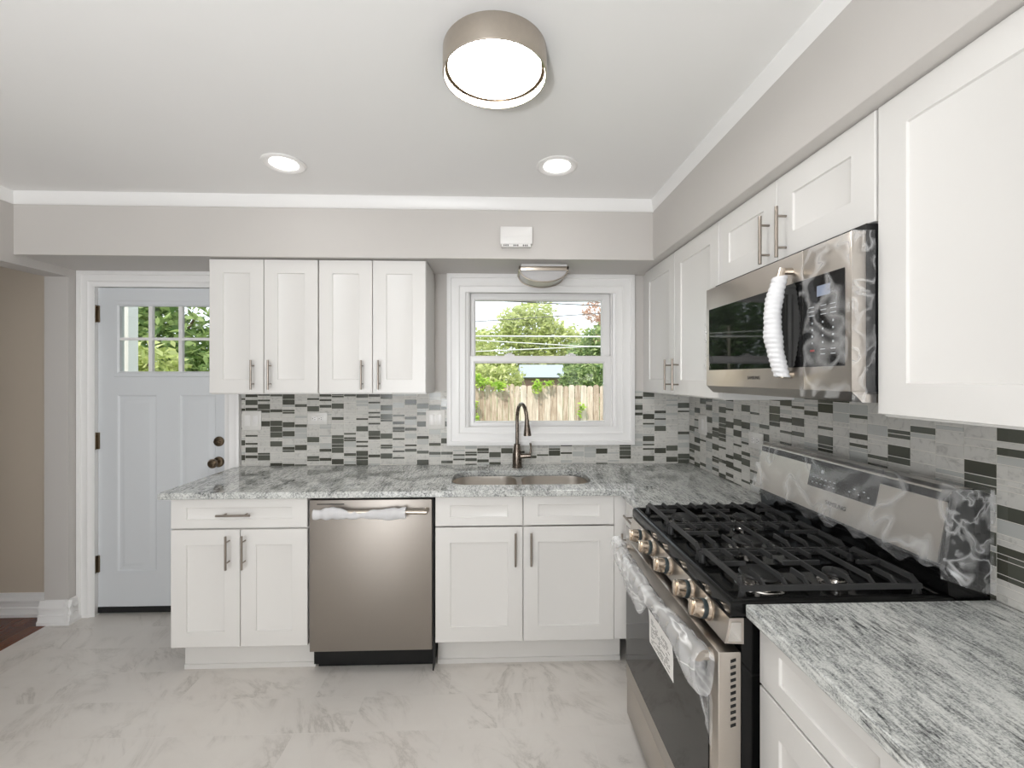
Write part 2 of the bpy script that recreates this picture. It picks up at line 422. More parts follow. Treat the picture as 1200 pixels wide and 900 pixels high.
# unseen dining end: wall with a wide window opening added for the fill light
b = MB()
for x0, x1, z0, z1 in ((XL - 5.5, -97, 0, ZC), (-29, XR + 6, 0, ZC), (-97, -29, 0, 12), (-97, -29, 88, ZC)): b.box(x0, x1, YF - 6, YF, z0, z1)
b.build('wall_front', 'wall', kind='structure')
w2 = thing('unseen_window_2', (-63, YF, 12), None, None, kind='structure')
b = MB(); b.frame(lambda a, z, d: (a, YF + d, z), -100.4, -25.6, 8.6, 91.4, [(0, .01), (0, .8), (3.5, .8), (3.5, -4), (4.6, -4)], back=True); b.build('window_frame', 'trim', w2)
b = MB()
for x in (-63,): b.box(x - 1.2, x + 1.2, YF - 4.5, YF - 3, 12.2, 87.8)
b.build('window_mullion', 'trim', w2)
# neighbouring room seen through the opening
b = MB(); b.box(-230, XL - 5.5, 110, 116, 0, ZC); b.build('wall_next_room', 'wall2', kind='structure')
b = MB(); b.box(-236, -230, YF - 6, 116, 0, ZC); b.build('wall_next_room_far', 'wall2', kind='structure')
b = MB(); b.box(-230, XL - 5.5, YF - 6, YF, 0, ZC); b.build('wall_next_room_front', 'wall2', kind='structure')
# soffits over the cabinets
SZ, SYF, SXF = 83.1, 94.5, 34.2
b = MB(); b.box(XL, SXF, SYF, YB, SZ, ZC); o = b.build('soffit_wall_back', 'wall', kind='structure')
b = MB()
pr = [(XR, ZC), (SXF - .35, ZC), (SXF - .35, SZ + .45), (SXF - .2, SZ + .15), (SXF, SZ + .05), (XR, SZ + .05)]
b.prism(pr, lambda p, q, a: (p, a, q), -70, YB); b.build('soffit_wall_right', 'wall', kind='structure')
# crown strips
def crown(name, poly, fn, a0, a1):
    b = MB(); b.prism(poly, fn, a0, a1); b.build(name, 'trim', kind='structure')
cp = [(0, ZC - 2.5), (.25, ZC - 2.5), (.55, ZC - 2.2), (.75, ZC - 1.1), (1.0, ZC - .5), (1.0, ZC), (0, ZC)]
crown('trim_1', cp, lambda p, q, a: (a, SYF - p, q), XL, SXF)
crown('trim_2', cp, lambda p, q, a: (SXF - p, a, q), -70, SYF)
crown('trim_3', cp, lambda p, q, a: (XL + p, a, q), YF, SYF)
# baseboards
bp = [(0, 0), (1.15, 0), (1.15, .7), (.9, 1.05), (.85, 2.1), (.6, 2.25), (.6, 3.3), (.85, 3.5), (.85, 3.95), (.5, 4.4), (.45, 4.9), (.25, 5.5), (0, 5.5)]
def base(name, segs):
    b = MB()
    for fn, a0, a1 in segs: b.prism(bp, fn, a0, a1)
    b.build(name, 'trim', kind='structure')
base('baseboard_next_room', [(lambda p, q, a: (a, 110 - p, q), -230, XL - 5.6)])
base('baseboard_left', [(lambda p, q, a: (a, OPY - p, q), XL - 6.2, XL + 1.12), (lambda p, q, a: (XL + p, a, q), OPY - 1.12, YB), (lambda p, q, a: (XL + p, a, q), YF, OPN)])

# ------------------------------------------------------------------ mosaic backsplash
def mosaic(name, mp, spans, seed, a_ref):
    """columns of small tiles of mixed heights; spans = [(a0, a1, b0, b1)]"""
    rnd = random.Random(seed); b = MB(); P = 2.96; gr = .1
    for a0, a1, b0, b1 in spans: b.mbox(mp, a0, a1, b0, b1, .02, .2, 3)
    lo, hi = min(s[0] for s in spans), max(s[1] for s in spans)
    k = math.floor((lo - a_ref) / P)
    while a_ref + k * P < hi:
        c0, c1 = a_ref + k * P + gr / 2, a_ref + (k + 1) * P - gr / 2
        z = 35.2 - rnd.random() * 1.3; lastd = 0
        while z < 58:
            h = rnd.choice((.44, .44, .44, .72, .72, 1.3, 1.3, 1.3))
            pd = .40 if lastd == 0 else .16
            r = rnd.random(); m = 2 if r < pd else (1 if r < pd + .13 else 0); lastd = m == 2
            for a0, a1, b0, b1 in spans:
                x0, x1, y0, y1 = max(c0, a0), min(c1, a1), max(z, b0), min(z + h, b1)
                if x1 - x0 > .08 and y1 - y0 > .1: b.mbox(mp, x0, x1, y0, y1, .2, .27, m)
            z += h + gr
        k += 1
    return b.build(name, ['tmarble', 'tlight', 'tdark', 'grout'], kind='structure', smooth=0)
mosaic('wall_tile_back', FY(YB), [(-62.2, -12.45, 36.0, 54.2), (-12.45, 34.15, 36.0, 40.75), (34.15, 48.2, 36.0, 54.2)], 3, -61.3)
mosaic('wall_tile_right', FX(XR), [(8, 39.9, 36.0, 54.3), (39.9, 69.8, 36.0, 58.0), (69.8, YB - .25, 36.0, 54.3)], 11, 8.3)

# ------------------------------------------------------------------ window_1
w1 = thing('window_1', (10.9, YB, 40.8), None, None, kind='structure')
mp = FY(YB)
b = MB(); b.frame(mp, -12.4, 34.1, 40.8, 83.05, [(0, .02), (0, 1.2), (.5, 1.35), (1.0, 1.3), (1.15, 1.0), (1.9, .85), (2.9, .95), (3.1, .7), (3.9, .55), (4.15, .62), (4.5, .5), (4.5, .02)]); b.build('window_casing', 'trim', w1)
b = MB(); b.frame(mp, WX0 + .02, WX1 - .02, WZ0 + .02, WZ1 - .02, [(0, 0), (.02, .02), (.75, -.3), (.75, -1.2), (1.0, -1.2), (1.0, -4.5), (0, -4.5)]); b.build('window_frame', 'vinyl', w1)
def sash(name, a0, a1, b0, b1, ga0, ga1, gb0, gb1, dy):
    b = MB(); ms = lambda a, z, d: (a, YB + dy - d, z)
    pts = lambda i, d: [(a0 + (ga0 - a0) * i, b0 + (gb0 - b0) * i, d), (a1 + (ga1 - a1) * i, b0 + (gb0 - b0) * i, d), (a1 + (ga1 - a1) * i, b1 + (gb1 - b1) * i, d), (a0 + (ga0 - a0) * i, b1 + (gb1 - b1) * i, d)]
    rings = [[b.v(ms(*p)) for p in pts(i, d)] for i, d in ((0, -1.2), (0, -.08), (.05, 0), (.72, 0), (.8, -.1), (1, -.35), (1, -1.2))]
    for q in range(len(rings) - 1): b.ring(rings[q], rings[q + 1])
    b.ring(rings[-1], rings[0]); s = b.build(name, 'vinyl', w1)
    b = MB(); b.box(ga0 - .1, ga1 + .1, YB + dy + .6, YB + dy + .72, gb0 - .1, gb1 + .1); b.build('window_glass', 'glass', s)
    return s
up = sash('upper_sash', -6.85, 28.7, 61.7, 79.0, -5.6, 26.7, 62.9, 77.2, 2.7)
lowr = sash('lower_sash', -6.85, 28.7, 44.95, 63.0, -5.6, 27.0, 46.5, 61.1, 1.35)
b = MB()
for x in (3.0, 18.5): b.box(x - 1.3, x + 1.3, YB + 1.25, YB + 2.4, 62.9, 63.35, bev=.12); b.box(x - .5, x + .7, YB + .9, YB + 2.2, 63.3, 63.7, bev=.12)
b.build('sash_lock', 'vinyl', lowr)

# ------------------------------------------------------------------ door_1
d1 = thing('door_1', (-81.4, YB, 0), None, None, kind='structure')
b = MB()
cas = [(0, .02), (0, 1.1), (.5, 1.25), (.9, 1.15), (1.1, .85), (2.0, .75), (2.6, .85), (2.9, .6), (3.7, .5), (4.0, .45), (4.0, .02)]
# three-sided casing: the bottom runs to the floor
def casing3(b, mp, a0, a1, b1, prof):
    prev = None; first = None
    for i, d in prof:
        r = [b.v(mp(a0 + i, 0.02, d)), b.v(mp(a0 + i, b1 - i, d)), b.v(mp(a1 - i, b1 - i, d)), b.v(mp(a1 - i, .02, d))]
        if prev:
            for q in range(3): b.f([prev[q], prev[q + 1], r[q + 1], r[q]])
        else: first = r
        prev = r
casing3(b, FY(YB), -100.4, -62.4, 83.05, [(i * .93 if n < 10 else 3.6, d) for n, (i, d) in enumerate(cas)])
b.build('door_casing', 'trim', d1)
b = MB()
for x0, x1, z0, z1 in ((DX0 + .02, DX0 + .75, 0.01, DZ1 - .02), (DX1 - .75, DX1 - .02, .01, DZ1 - .02), (DX0 + .75, DX1 - .75, DZ1 - .75, DZ1 - .02)): b.box(x0, x1, YB + .05, YB + 5.9, z0, z1)
b.build('door_jamb', 'trim', d1)
YD = YB + .6                                       # face of the slab
sl0, sl1 = -96.75, -66.25
lx0, lx1, lz0, lz1 = -92.0, -69.6, 58.6, 75.2       # hole of the little window
b = MB()
ms = FY(YD)
def rect(a0, a1, b0, b1, d): return [b.v(ms(a, z, d)) for a, z in ((a0, b0), (a1, b0), (a1, b1), (a0, b1))]
# slab front built as a grid of quads around the lite and the two raised panels
xsb = sorted({sl0, sl1, lx0, lx1, -92.2, -83.0, -77.4, -68.9}); zsb = sorted({1.9, 79.3, lz0, lz1, 10.5, 53.2})
holes = [(lx0, lx1, lz0, lz1), (-92.2, -83.0, 10.5, 53.2), (-77.4, -68.9, 10.5, 53.2)]
for i in range(len(xsb) - 1):
    for j in range(len(zsb) - 1):
        cx, cz = (xsb[i] + xsb[i + 1]) / 2, (zsb[j] + zsb[j + 1]) / 2
        if any(h[0] < cx < h[1] and h[2] < cz < h[3] for h in holes): continue
        b.f(rect(xsb[i], xsb[i + 1], zsb[j], zsb[j + 1], 0))
bmesh.ops.remove_doubles(b.b, verts=b.b.verts[:], dist=.001)
for h in holes[1:]: b.frame(ms, *h, [(0, 0), (.35, -.32), (.6, -.32), (1.5, -.02), (1.9, -.02)], cap=True, back=False)
b.frame(ms, *holes[0], [(0, 0), (0, -1.7)], back=False)
b.frame(ms, sl0, sl1, 1.9, 79.3, [(0, 0), (0, -1.7)], back=False)
for x0, x1, z0, z1 in ((sl0, lx0, 1.9, 79.3), (lx1, sl1, 1.9, 79.3), (lx0, lx1, 1.9, lz0), (lx0, lx1, lz1, 79.3)): b.f(rect(x0, x1, z0, z1, -1.7)[::-1])
slab = b.build('door_slab', 'doorpaint', d1, recalc=True)
b = MB(); b.frame(ms, lx0 - .9, lx1 + .9, lz0 - .9, lz1 + .9, [(0, 0), (.1, .35), (.9, .4), (1.3, .1), (1.3, -.6)], back=False)
b.build('glazing_frame', 'doorpaint', slab)
b = MB()
iw = (lx1 - lx0 - 1.0) / 3
for k in (1, 2): x = lx0 + .5 + iw * k; b.box(x - .45, x + .45, YD - .1, YD + .7, lz0, lz1)
zm = (lz0 + lz1) / 2; b.box(lx0, lx1, YD - .08, YD + .68, zm - .33, zm + .33)
b.build('muntin_bar', 'vinyl', slab)
b = MB(); b.box(lx0, lx1, YD + .8, YD + .95, lz0, lz1); b.build('door_glass', 'glass', slab)
b = MB(); b.box(sl0, sl1, YD - .12, YD + 1.7, .45, 1.85); b.build('door_sweep', 'blackrubber', d1)
for z in (72.9, 42.2, 12.4):
    b = MB(); b.cyl((-97.0, YB - .05, z - 2.1), (-97.0, YB - .05, z + 2.1), .3, n=12); b.box(-97.2, -96.3, YB + .2, YD + .02, z - 2.0, z + 2.0)
    b.build('hinge', 'bronze', d1)
b = MB(); b.lathe((-68.0, YD, 41.9), (0, -1, 0), [(0, 0), (1.2, 0), (1.22, .25), (1.1, .5), (.55, .55), (.5, .6), (0, .6)]); b.box(-68.7, -67.3, YD - 1.2, YD - .55, 41.72, 42.08, bev=.06)
b.build('deadbolt', 'bronze', d1)
b = MB(); b.lathe((-68.1, YD, 36.9), (0, -1, 0), [(0, 0), (1.3, 0), (1.3, .2), (1.1, .45), (.5, .6), (.42, 1.4), (.8, 1.7), (1.1, 2.2), (1.12, 2.6), (.8, 3.0), (0, 3.1)])
b.build('door_knob', 'bronze', d1)

# ------------------------------------------------------------------ cabinets
def shaker(b, mp, a0, a1, b0, b1, sa=2.85, sb=2.9, t=.75):
    b.frame(mp, a0, a1, b0, b1, [(0, -t), (0, -.07), (.07, 0), (sa, sb, 0), (sa + .1, sb + .1, -.22), (sa + .32, sb + .32, -.3)], cap=True)
def pull(parent, mp, a, z, ln=6.3, vert=True, d0=0):
    b = MB(); h = ln / 2
    e = (lambda s, d: mp(a, z + s, d)) if vert else (lambda s, d: mp(a + s, z, d))
    b.cyl(e(-h, 1.25), e(h, 1.25), .21, n=12)
    for s in (-1, 1): b.cyl(e(s * 1.95, 0.0), e(s * 1.95, 1.2), .15, n=10)
    return b.build('handle', 'pullmetal', parent)
def cabinet(name, label, mp, a0, a1, b0, b1, depth, fronts, toe=None, hollow=False, group=None, floor_z=None):
    c = mp((a0 + a1) / 2, 0, -depth / 2)
    r = thing(name, (c[0], c[1], b0 if toe is None else 0), label, 'cabinet', group)
    b = MB()
    if hollow:
        b.mbox(mp, a0, a0 + .7, b0, b1, -.8, -depth); b.mbox(mp, a1 - .7, a1, b0, b1, -.8, -depth)
        b.mbox(mp, a0 + .7, a1 - .7, b0, b0 + .7, -.8, -depth); b.mbox(mp, a0 + .7, a1 - .7, b0 + .7, b1, -depth + .5, -depth)
        b.mbox(mp, a0 + .7, a1 - .7, b1 - 1.2, b1, -.8, -1.5); b.mbox(mp, (a0 + a1) / 2 - .9, (a0 + a1) / 2 + .9, b0 + .7, b1 - 1.2, -.8, -1.5)
    else: b.mbox(mp, a0, a1, b0, b1, -.79, -depth, bev=.04, seg=1)
    b.build('carcass', 'cab', r)
    if toe is not None:
        b = MB(); b.mbox(mp, a0 + toe[0], a1 - toe[1], 0.0, b0 - .01, -4.0, -4.7); b.mbox(mp, a0 + toe[0], a1 - toe[1], 0, .9, -3.75, -4.0); b.build('toe_kick', 'cab', r)
    for kind, x0, x1, z0, z1, hd in fronts:
        b = MB()
        if kind == 'drawer_front': shaker(b, mp, x0, x1, z0, z1, 2.85, 1.65)
        else: shaker(b, mp, x0, x1, z0, z1)
        f = b.build(kind, 'cab', r)
        if hd: pull(f, mp, hd[0], hd[1], vert=hd[2])
    return r
# uppers on the back wall
YU = 95.75
for x0, lab in ((-61.6, 'white two-door wall cabinet nearest the exterior door, above the light switch'), (-38.5, 'white two-door wall cabinet beside the window, above the backsplash')):
    x1 = x0 + 23.0; xm = (x0 + x1) / 2
    cabinet('wall_cabinet', lab, FY(YU), x0, x1, 53.9, 83.0, YB - YU - .05,
            [('door', x0 + .08, xm - .07, 54.15, 82.85, (xm - 2.1, 58.1, True)), ('door', xm + .07, x1 - .08, 54.15, 82.85, (xm + 1.5, 58.1, True))], group='white shaker wall cabinets')
# uppers on the right wall
XU = 35.75; mu = FX(XU); du = XR - XU - .05
cabinet('wall_cabinet', 'white two-door wall cabinet in the corner right of the window', mu, 69.75, 105.3, 53.9, 83.1, du,
        [('door', 87.6, 105.2, 54.15, 82.9, (89.5, 58.1, True)), ('door', 69.85, 87.45, 54.15, 82.9, (85.6, 58.1, True))], group='white shaker wall cabinets')
b = MB(); b.box(XU + .8, XU + 1.5, 105.32, 108.9, 53.9, 83.0); b.build('trim_4', 'cab', kind='structure')
cabinet('wall_cabinet', 'short white two-door cabinet directly above the microwave', mu, 40.3, 69.65, 72.3, 83.1, du,
        [('door', 55.05, 69.55, 72.4, 82.9, (56.6, 75.6, True)), ('door', 40.4, 54.9, 72.4, 82.9, (53.2, 75.6, True))], group='white shaker wall cabinets')
cabinet('wall_cabinet', 'large white wall cabinet at the right edge, nearest the camera beside the microwave', mu, 10.2, 40.2, 53.9, 83.1, du,
        [('door', 25.3, 40.1, 54.15, 82.9, None), ('door', 10.3, 25.1, 54.15, 82.9, None)], group='white shaker wall cabinets')
# base cabinets along the back wall
YC = 84.8; mb_ = FY(YC); dc = YB - YC - .05
xm = -48.75
cabinet('base_cabinet', 'white base cabinet with one drawer left of the dishwasher', mb_, -61.7, -36.15, 6.4, 34.72, dc,
        [('drawer_front', -61.6, -36.2, 29.0, 34.55, (-49.4, 31.7, False)), ('door', -61.6, xm - .07, 6.5, 28.7, (xm - 2.0, 24.7, True)), ('door', xm + .07, -36.2, 6.5, 28.7, (xm + .95, 24.7, True))], toe=(0, 0), group='white shaker base cabinets')
xm = 4.95
cabinet('base_cabinet', 'wide white sink base cabinet right of the dishwasher, below the window', mb_, -12.0, 22.75, 6.4, 34.72, dc,
        [('drawer_front', -11.95, xm - .08, 28.9, 34.55, None), ('drawer_front', xm + .08, 22.7, 28.9, 34.55, None),
         ('door', -11.95, xm - .08, 6.5, 28.6, (xm - 1.5, 24.6, True)), ('door', xm + .08, 22.7, 6.5, 28.6, (xm + 1.5, 24.6, True))], toe=(0, -2.2), hollow=True, group='white shaker base cabinets')
# corner post and narrow cabinet of the right run
XC = 24.9; mr = FX(XC); drr = XR - XC - .05
cabinet('base_cabinet', 'narrow white base cabinet in the corner, squeezed between sink base and stove', mr, 72.0, 84.7, 6.4, 34.72, drr,
        [('drawer_front', 72.1, 84.4, 29.0, 34.55, (78.3, 31.6, False)), ('door', 72.1, 84.4, 6.5, 28.7, (82.6, 24.7, True))], toe=(0, 0), group='white shaker base cabinets')
b = MB(); b.box(22.8, 25.6, YC + .3, YC + 1.4, 6.4, 34.7); b.build('trim_5', 'cab', kind='structure')
# near base cabinet, right of the stove
cabinet('base_cabinet', 'white drawer base cabinet under the near countertop, right of the stove', mr, 8.5, 41.0, 6.4, 34.72, drr,
        [('drawer_front', 24.9, 40.9, 28.6, 34.45, None), ('door', 24.9, 40.9, 6.5, 28.35, None), ('drawer_front', 8.6, 24.7, 28.6, 34.45, None), ('door', 8.6, 24.7, 6.5, 28.35, None)], toe=(0, 0), group='white shaker base cabinets')

# ------------------------------------------------------------------ countertops
def rrect(x0, x1, y0, y1, r, n=6):
    out = []
    for cx, cy, a in ((x1 - r, y1 - r, 0), (x0 + r, y1 - r, 90), (x0 + r, y0 + r, 180), (x1 - r, y0 + r, 270)):
        out += [(cx + r * math.cos(math.radians(a + 90 * k / n)), cy + r * math.sin(math.radians(a + 90 * k / n))) for k in range(n + 1)]
    return out
def slab_top(name, outer, holes, z0, z1, label):
    b = MB(); es = []
    for loop in [outer] + holes:
        vs = [b.v((x, y, z1)) for x, y in loop]
        es += [b.b.edges.new((vs[i], vs[(i + 1) % len(vs)])) for i in range(len(vs))]
    r = bmesh.ops.triangle_fill(b.b, use_beauty=True, edges=es)
    fs = [g for g in r['geom'] if isinstance(g, bmesh.types.BMFace)]
    ex = bmesh.ops.extrude_face_region(b.b, geom=fs)
    for g in ex['geom']:
        if isinstance(g, bmesh.types.BMVert): g.co.z = z0
    o = b.build(name, 'granite', smooth=30)
    md = o.modifiers.new('eased_edge', 'BEVEL'); md.width = .16 * I; md.segments = 3; md.limit_method = 'ANGLE'; md.angle_limit = math.radians(50)
    return tag(o, label, 'countertop')
HX0, HX1, HY0, HY1 = -9.6, 19.6, 88.2, 101.2
cfx = 23.6
slab_top('countertop', [(-63.3, 83.7), (cfx, 83.7), (cfx, 71.9), (XR - .25, 71.9), (XR - .25, YB - .3), (-63.3, YB - .3)],
         [rrect(HX0, HX1, HY0, HY1, 4.2)], 34.75, 36.0, 'L-shaped grey granite countertop along the back wall, holding the sink')
slab_top('countertop', [(cfx, 8), (XR - .25, 8), (XR - .25, 41.05), (cfx, 41.05)], [], 34.75, 36.0, 'grey streaked granite countertop in the foreground, right of the stove')

# ------------------------------------------------------------------ sink and faucet
sk = thing('kitchen_sink', (5, 94.7, 26.5), 'undermount stainless double-bowl sink set in the granite below the window', 'sink')
def bowl(x0, x1):
    b = MB(); prev = None
    for ins, z, rr in ((-.9, 34.73, 4.0), (0, 34.73, 3.6), (.05, 34.3, 3.6), (.35, 28.2, 3.2), (1.2, 27.2, 2.5), (4.2, 26.7, 1.2)):
        R = [b.v((x, y, z)) for x, y in rrect(x0 + ins, x1 - ins, HY0 - .1 + ins, HY1 + .1 - ins, rr)]
        if prev: b.ring(prev, R)
        prev = R
    b.f(prev)
    bm2 = b.build('bowl', 'sink', sk, smooth=50)
    b = MB(); cx, cy = (x0 + x1) / 2, (HY0 + HY1) / 2 + 1
    b.lathe((cx, cy, 26.8), (0, 0, 1), [(0, 0), (1.2, .02), (1.5, .12), (1.75, .1), (1.75, -.1)]); b.build('drain', 'chrome', bm2)
bowl(-9.9, 4.2); bowl(5.3, 19.9)
b = MB(); b.box(4.1, 5.4, HY0 + .3, HY1 - .3, 33.9, 34.74, bev=.25); b.build('divider', 'sink', sk)

fc = thing('faucet', (4.7, 104.9, 36), 'tall brushed nickel pull-down faucet standing behind the sink', 'faucet')
b = MB(); b.lathe((4.7, 104.9, 36.01), (0, 0, 1), [(0, 0), (1.25, 0), (1.25, .12), (1.12, .2), (1.12, 2.6), (1.05, 3.4), (.8, 5.0), (.74, 5.2), (.74, 5.6), (.45, 5.7), (0, 5.7)]); b.build('body', 'faucet', fc)
dirx, diry = .26, -.965
path = [(4.7, 104.9, z) for z in (41.6, 44, 46, 47.6)]
Rr = 3.6
for k in range(1, 15):
    t = math.pi * k / 15; s = Rr - Rr * math.cos(t); path.append((4.7 + dirx * s, 104.9 + diry * s, 47.6 + Rr * 1.05 * math.sin(t)))
s = 2 * Rr; path.append((4.7 + dirx * s, 104.9 + diry * s, 47.4))
b = MB(); b.tube(path, .43, 14); b.build('spout', 'faucet', fc)
hx, hy = 4.7 + dirx * s, 104.9 + diry * s
b = MB(); b.lathe((hx, hy, 48.1), (0.03, -.06, -1), [(0, 0), (.5, 0), (.53, .9), (.62, 1.4), (.86, 3.3), (.86, 3.6), (.7, 3.65), (0, 3.65)]); b.build('spray_head', 'faucet', fc)
b = MB(); b.cyl((5.5, 104.7, 38.7), (8.0, 104.3, 38.9), .62, .5, n=16); b.tube([(7.5, 104.4, 38.9), (7.9, 104.4, 39.8), (8.0, 104.5, 41.0), (7.8, 104.5, 41.9)], .26, 10); b.build('lever', 'faucet', fc)

# ------------------------------------------------------------------ dishwasher
dw = thing('dishwasher', (-24.1, 97, 0), 'stainless steel dishwasher with a foam-wrapped bar handle, between the white base cabinets', 'dishwasher')
b = MB(); b.box(-35.85, -12.35, 87, 108.6, 1.5, 34.4); b.box(-35.6, -12.6, 88.6, 89.4, .02, 5.2); b.build('body', 'blackplastic', dw)
b = MB(); b.box(-35.75, -12.55, 84.6, 86.9, 5.3, 34.2, bev=.15); b.build('door', 'steelv', dw)
b = MB(); b.box(-12.5, -12.25, 85.0, 87.4, 1.0, 34.3); b.build('side_gasket', 'blackrubber', dw)
b = MB(); b.tube([(-33.2 + 20 * k / 12, 82.6, 32.3 + .15 * math.sin(k / 12 * math.pi)) for k in range(13)], .42, 12)
for x in (-33.0, -13.5): b.cyl((x, 82.6, 32.3), (x, 84.65, 32.3), .38, n=10)
hdw = b.build('handle', 'nickel', dw)
b = MB()
def wrap(s, t):
    x = -34.1 + 17.0 * s; a = 2 * math.pi * t
    pin = 1.12 - .2 * sum(math.exp(-((s - q) / .03) ** 2) for q in (.08, .36, .5, .92))
    r = (.8 + .18 * math.sin(s * 9) + wn(x, t * 3, 1, .9, .22)) * pin
    return (x, 82.55 + math.cos(a) * r * .75, 32.05 + math.sin(a) * r * 1.05 + .3 * (s - .5) ** 2 * 2 + wn(x, 7, 2, .35, .25))
b.sheet(wrap, 70, 16); b.build('foam_wrap', 'foamt', hdw, smooth=60, recalc=False)
b = MB(); b.box(-34.3, -29.2, 84.52, 84.62, 33.35, 33.5); b.build('vent_slot', 'darkslot', dw)

# ------------------------------------------------------------------ stove
RY0, RY1 = 41.25, 71.65
st = thing('gas_range', (35, 56.4, 0), 'stainless five-burner gas range with black cooktop, oven door film still on', 'stove')
b = MB(); b.box(23.5, 46.6, RY0 + .25, RY1 - .15, .6, 34.4); b.build('body', 'enamel', st)
# cooktop tray: rim around a sunken well
b = MB()
mt = lambda a, bb, d: (a, bb, d)
b.frame(mt, 22.3, 44.6, RY0, RY1, [(.25, 34.45), (0, 34.7), (0, 35.7), (.12, 36.0), (.35, 36.2), (.7, 36.2), (.85, 36.1), (1.0, 35.75), (1.2, 35.6)], cap=True)
cooktop = b.build('cooktop', 'enamel', st)
b = MB()
for k in range(5): b.box(43.0 + k * .26, 43.12 + k * .26, RY0 + 12, RY1 - 3, 36.05, 36.22)
b.box(42.85, 44.2, RY0 + 3, RY1 - 3, 35.7, 36.05); b.build('vent_louver', 'iron', cooktop)
# burners
for x, y, r, w in ((28.0, 45.9, 2.0, 'near front'), (28.0, 64.6, 1.9, 'far front'), (36.2, 45.9, 1.15, 'near rear'), (36.8, 64.4, 1.5, 'far rear'), (32.0, 55.2, 1.7, 'centre')):
    b = MB(); b.lathe((x, y, 35.62), (0, 0, 1), [(r + .55, 0), (r + .5, .12), (r * .95, .3), (r * .93, .42), (r * .97, .5), (r * .97, 0.93), (0, 0.93)])
    bu = b.build('burner', 'chrome', st)
    b = MB(); b.lathe((x, y, 36.56), (0, 0, 1), [(0, 0), (r * 1.02, 0), (r * 1.05, .12), (r * .98, .3), (r * .7, .36), (0, .36)]); b.build('burner_cap', 'cap', bu)
# control panel with five knobs
cpx = lambda p, q, a: (p, a, q)
b = MB(); b.prism([(22.2, 34.5), (21.75, 32.1), (23.6, 32.0), (23.6, 34.5)], cpx, RY0 + .05, RY1 - .05); pan = b.build('control_panel', 'steel', st)
b = MB(); b.prism([(22.35, 34.15), (22.0, 32.35), (23.3, 32.3), (23.3, 34.15)], cpx, RY0 - .06, RY0 + .05); b.build('end_cap', 'chrome', pan)
nrm = Vector((-.985, 0, .17)).normalized()
for y in (66.0, 61.6, 55.6, 49.4, 45.2):
    kn = MB(); c = Vector((21.98, y, 33.35))
    kn.lathe(c, nrm, [(0, 0), (1.12, 0), (1.15, .12), (1.0, .3), (.95, .34)], 24, 0)
    kn.lathe(c + nrm * .34, nrm, [(.95, 0), (.98, .06), (.98, .44), (.94, .5)], 24, 1)
    kn.lathe(c + nrm * .84, nrm, [(.94, 0), (.93, .25), (.86, .8)], 24, 0)
    K = kn.build('knob', ['knobface', 'band'], pan)
    g = MB(); g.lathe(c + nrm * 1.64, nrm, [(0.86, 0), (.80, .08), (0, .1)], 24)
    q0 = c + nrm * 1.6; g.box(q0.x - .42, q0.x + .1, y - .26, y + .26, q0.z - .82, q0.z + .82, bev=.12); g.build('grip', 'knobface', K)
# oven door
b = MB(); b.box(21.15, 23.4, RY0 + .12, RY1 - .1, 8.4, 31.2, bev=.12); od = b.build('oven_door', 'steel', st)
b = MB(); b.box(21.04, 21.25, RY0 + 1.9, RY1 - .55, 11.2, 28.9); b.build('oven_window', 'blackglass', od)
b = MB()
for k in range(11): z = 30.2 - k * .62; b.prism([(22.35, z), (22.35, z + .26), (22.85, z + .42), (22.85, z + .16)], cpx, RY0 + .06, RY0 + .2)
b.build('vent_slot', 'darkslot', od)
# bowed handle and its film sleeve
def hpath(s): return (19.7 - .9 * math.sin(math.pi * s), RY0 + .9 + 28.6 * s, 30.35)
b = MB(); b.tube([hpath(k / 20) for k in range(21)], .62, 14, flat=.8)
for s in (0.02, .98): p = hpath(s); b.tube([(p[0], p[1], 30.2), (20.4, p[1], 30.25), (21.3, p[1], 30.25)], .55, 10)
oh = b.build('handle', 'steel', od)
b = MB()
def sleeve(s, t):
    p = hpath(-.03 + s * 1.06); a = 2 * math.pi * t
    r = 1.1 + .16 * math.sin(s * 13) + wn(p[1], t * 4, 0, .8, .35)
    droop = max(0, -math.sin(a)) * (1.2 + 1.4 * noise.noise(Vector((p[1] * .22, 3, 0))) + .9)
    droop *= min(1, max(0, abs(p[1] - 50.4) - 4.6) / 1.5)
    return (p[0] + math.cos(a) * r * .95 + wn(p[1], t * 5, 2, 1.3, .15), p[1], 30.35 + math.sin(a) * r - droop)
b.sheet(sleeve, 90, 22); b.build('film_sleeve', 'filmsleeve', oh, smooth=60, recalc=False)
b = MB(); b.sheet(lambda s, t: (20.85 - .25 * abs(wn(s * 30, t * 9, 1, .5, 1.5)), RY0 + .5 + 7.5 * s * (1 - .5 * t) , 30.2 - (9.5 - 6.5 * s) * t), 24, 20); b.build('film_sheet', 'filmsoft', od, smooth=60, recalc=False)
b = MB(); b.box(21.3, 23.4, RY0 + .15, RY1 - .12, 2.4, 8.1, bev=.12); b.build('storage_drawer', 'steel', st)
